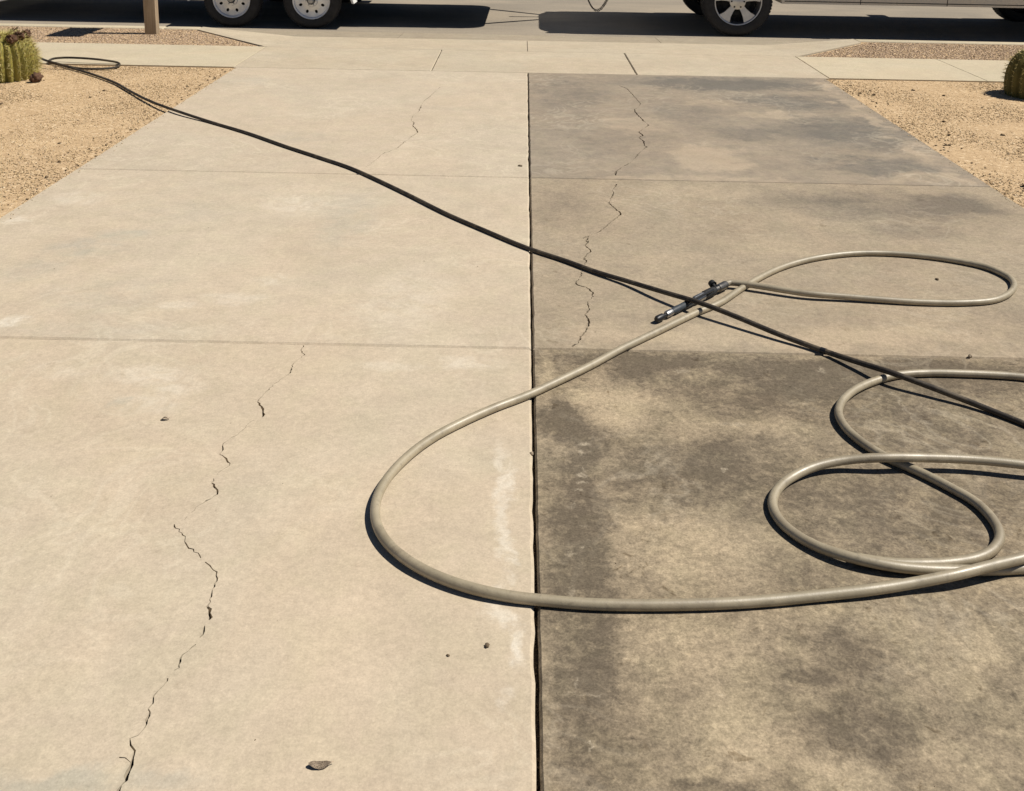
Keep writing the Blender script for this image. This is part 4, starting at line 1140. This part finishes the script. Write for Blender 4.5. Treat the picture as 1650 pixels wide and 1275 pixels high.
i = min(range(len(DARK_HOSE) - 1), key=lambda q: (DARK_HOSE[q][0] - kx) ** 2 + (DARK_HOSE[q][1] - ky) ** 2)
hp = catmull(DARK_HOSE, .016)
j = min(range(1, len(hp) - 1), key=lambda q: (hp[q].x - kx) ** 2 + (hp[q].y - ky) ** 2)
dv = (hp[j + 1] - hp[j - 1]).normalized()
bm = bmesh.new(); bm_cyl(bm, hp[j] - dv * .010, hp[j] + dv * .010, .0112, segs=14)
from_bm("ferrule", bm, M_blackplastic, dark, smooth=40)

# ---------------------------------------------------------------- hose nozzle at the end of the tan hose
nt, nz_ = Vector(SPOT['noz_tip'] + (.017,)), Vector(SPOT['noz_tail'] + (.024,))
d = (nt - nz_)
L = d.length
noz = empty("spray_nozzle", nz_, math.atan2(d.y, d.x))
noz.rotation_euler = (0, math.atan2(-d.z, d.xy.length), math.atan2(d.y, d.x))
tag(noz, 'black and steel shut-off nozzle coupled to the end of the tan hose', 'hose nozzle')
def lx(name, prof, mat, segs=20):
    bm = bmesh.new()
    prof = [(0.0001, prof[0][1])] + prof + [(0.0001, prof[-1][1])]
    bm_lathe(bm, [(r * .60, a) for r, a in prof], segs, 'x')
    return from_bm(name, bm, mat, noz, smooth=35)
lx("connector", [(.024, -.06), (.027, -.055), (.027, -.002), (.021, .0), (.021, .02)], M_steel_dark)
lx("valve_body", [(.021, .022), (.027, .03), (.029, .05), (.029, .085), (.024, .10)], M_chassis)
lx("collar", [(.024, .102), (.026, .105), (.026, .16), (.022, .168)], M_steel)
lx("grip", [(.019, .17), (.024, .18), (.024, .22), (.022, .26), (.024, .30), (.018, .315)], M_bluegrey)
lx("ring", [(.020, .318), (.022, .322), (.022, .352), (.018, .357)], M_steel)
lx("tip", [(.013, .36), (.013, .372), (.021, .378), (.022, .41), (.016, min(L, .44))], M_blackplastic)
bm = bmesh.new()
bm_cyl(bm, (.0, -.010, .0), (-.005, -.028, .008), .008, segs=12)
bm_cyl(bm, (-.004, -.024, .007), (-.010, -.040, .012), .016, .014, segs=18)
from_bm("valve_knob", bm, M_chassis, noz, smooth=40)
bm = bmesh.new()
bm_tube(bm, catmull([(.05, .012, .012), (.10, .018, .018), (.18, .018, .018), (.235, .013, .012)], .01), .005, 8)
from_bm("lever", bm, M_blackplastic, noz, smooth=40)

# ---------------------------------------------------------------- small debris
def lump(name, xy, size, mat, label, cat, seed, z=0.0):
    bm = bmesh.new()
    bmesh.ops.create_icosphere(bm, subdivisions=2, radius=1.0)
    for v in bm.verts:
        k = 1 + .5 * mnoise.noise(v.co * 1.9 + Vector((seed, seed * 2, 0)))
        v.co = Vector((v.co.x * size[0], v.co.y * size[1], v.co.z * size[2])) * k
    o = from_bm(name, bm, mat, None, (xy[0], xy[1], z + size[2] * .8), smooth=50)
    o.rotation_euler = (0, 0, seed * 1.3)
    tag(o, label, cat)
    return o
def leaf(name, xy, length, width, rz, label, seed, curl=.35):
    bm = bmesh.new()
    nl, nw = 12, 4
    rows = []
    for i in range(nl + 1):
        t = i / nl
        w = width * (math.sin(math.pi * min(max(t * .94 + .03, 0), 1)) ** .7) * (1 + .12 * mnoise.noise(Vector((t * 6, seed, 0))))
        rows.append([bm.verts.new(((t - .5) * length, (q / nw - .5) * w,
                     .003 + curl * abs(q / nw - .5) ** 1.6 * w + .004 * math.sin(t * 5 + seed))) for q in range(nw + 1)])
    for i in range(nl):
        for q in range(nw): bm.faces.new((rows[i][q], rows[i][q + 1], rows[i + 1][q + 1], rows[i + 1][q]))
    bmesh.ops.solidify(bm, geom=bm.faces[:], thickness=.0008)
    o = from_bm(name, bm, M_leaf, None, (xy[0], xy[1], .0012), smooth='all')
    o.rotation_euler = (0, 0, rz)
    tag(o, label, 'leaf')
    bm = bmesh.new()
    bm_tube(bm, [Vector((length * .46, 0, .004)), Vector((length * .56, .001, .006)), Vector((length * .64, .003, .004))], .0008, 6)
    from_bm("stem", bm, M_leaf, o)
    return o
leaf("dry_leaf", SPOT['leaf'], .041, .019, .12, 'curled brown dry leaf lying near the bottom of the pale left slab', 2)
leaf("dry_leaf", SPOT['twig'], .026, .012, .05, 'narrow dark leaf scrap on the left slab, left of the long crack', 5, .15)
lump("dirt_crumb", SPOT['crumb'], (.007, .005, .004), M_dirtbit, 'larger of two dirt crumbs on the left slab below the big hose loop', 'crumb', 1)
lump("dirt_crumb", SPOT['speck'], (.004, .003, .002), M_dirtbit, 'smaller of two dirt crumbs on the left slab below the big hose loop', 'crumb', 2)
lump("pebble", SPOT['joint_pebble'], (.006, .006, .005), M_pebble, 'pale pebble stuck in the centre joint inside the big hose loop', 'pebble', 3, -.006)
lump("pebble", SPOT['joint_grit'], (.005, .005, .005), M_pebble, 'small pebble in the centre joint just below the big hose loop', 'pebble', 4, -.006)
lump("pebble", SPOT['edge_pebble'], (.008, .007, .006), M_pebble, 'pebble on the cross joint above the dark grimy slab at right', 'pebble', 5)
lump("dirt_crumb", SPOT['loop_chip'], (.011, .007, .004), M_dirtbit, 'dark dirt crumb lying inside the upper right hose loop', 'crumb', 6)
lump("dirt_crumb", SPOT['joint_speck'], (.014, .009, .005), M_dirtbit, 'dark dirt crumb on the far left slab beside the centre joint', 'crumb', 7)
# grit that fills the centre joint here and there
def joint_sampler(n):
    return np.stack([RNG.uniform(-G, G, n), RNG.uniform(1.3, 8.8, n)], 1)
tag(stones("grit", 700, joint_sampler, M_dirtbit, .0015, .005, -.020), 'dark grit and crumbs packed along the centre joint of the driveway', 'grit')
def scatter_sampler(n):
    return np.stack([RNG.uniform(-2.5, 2.55, n), RNG.uniform(1.4, 6.6, n)], 1)
tag(stones("grit", 170, scatter_sampler, M_dirtbit, .001, .003, 0.0005, 3), 'tiny dark specks of grit scattered over the driveway slabs', 'grit')
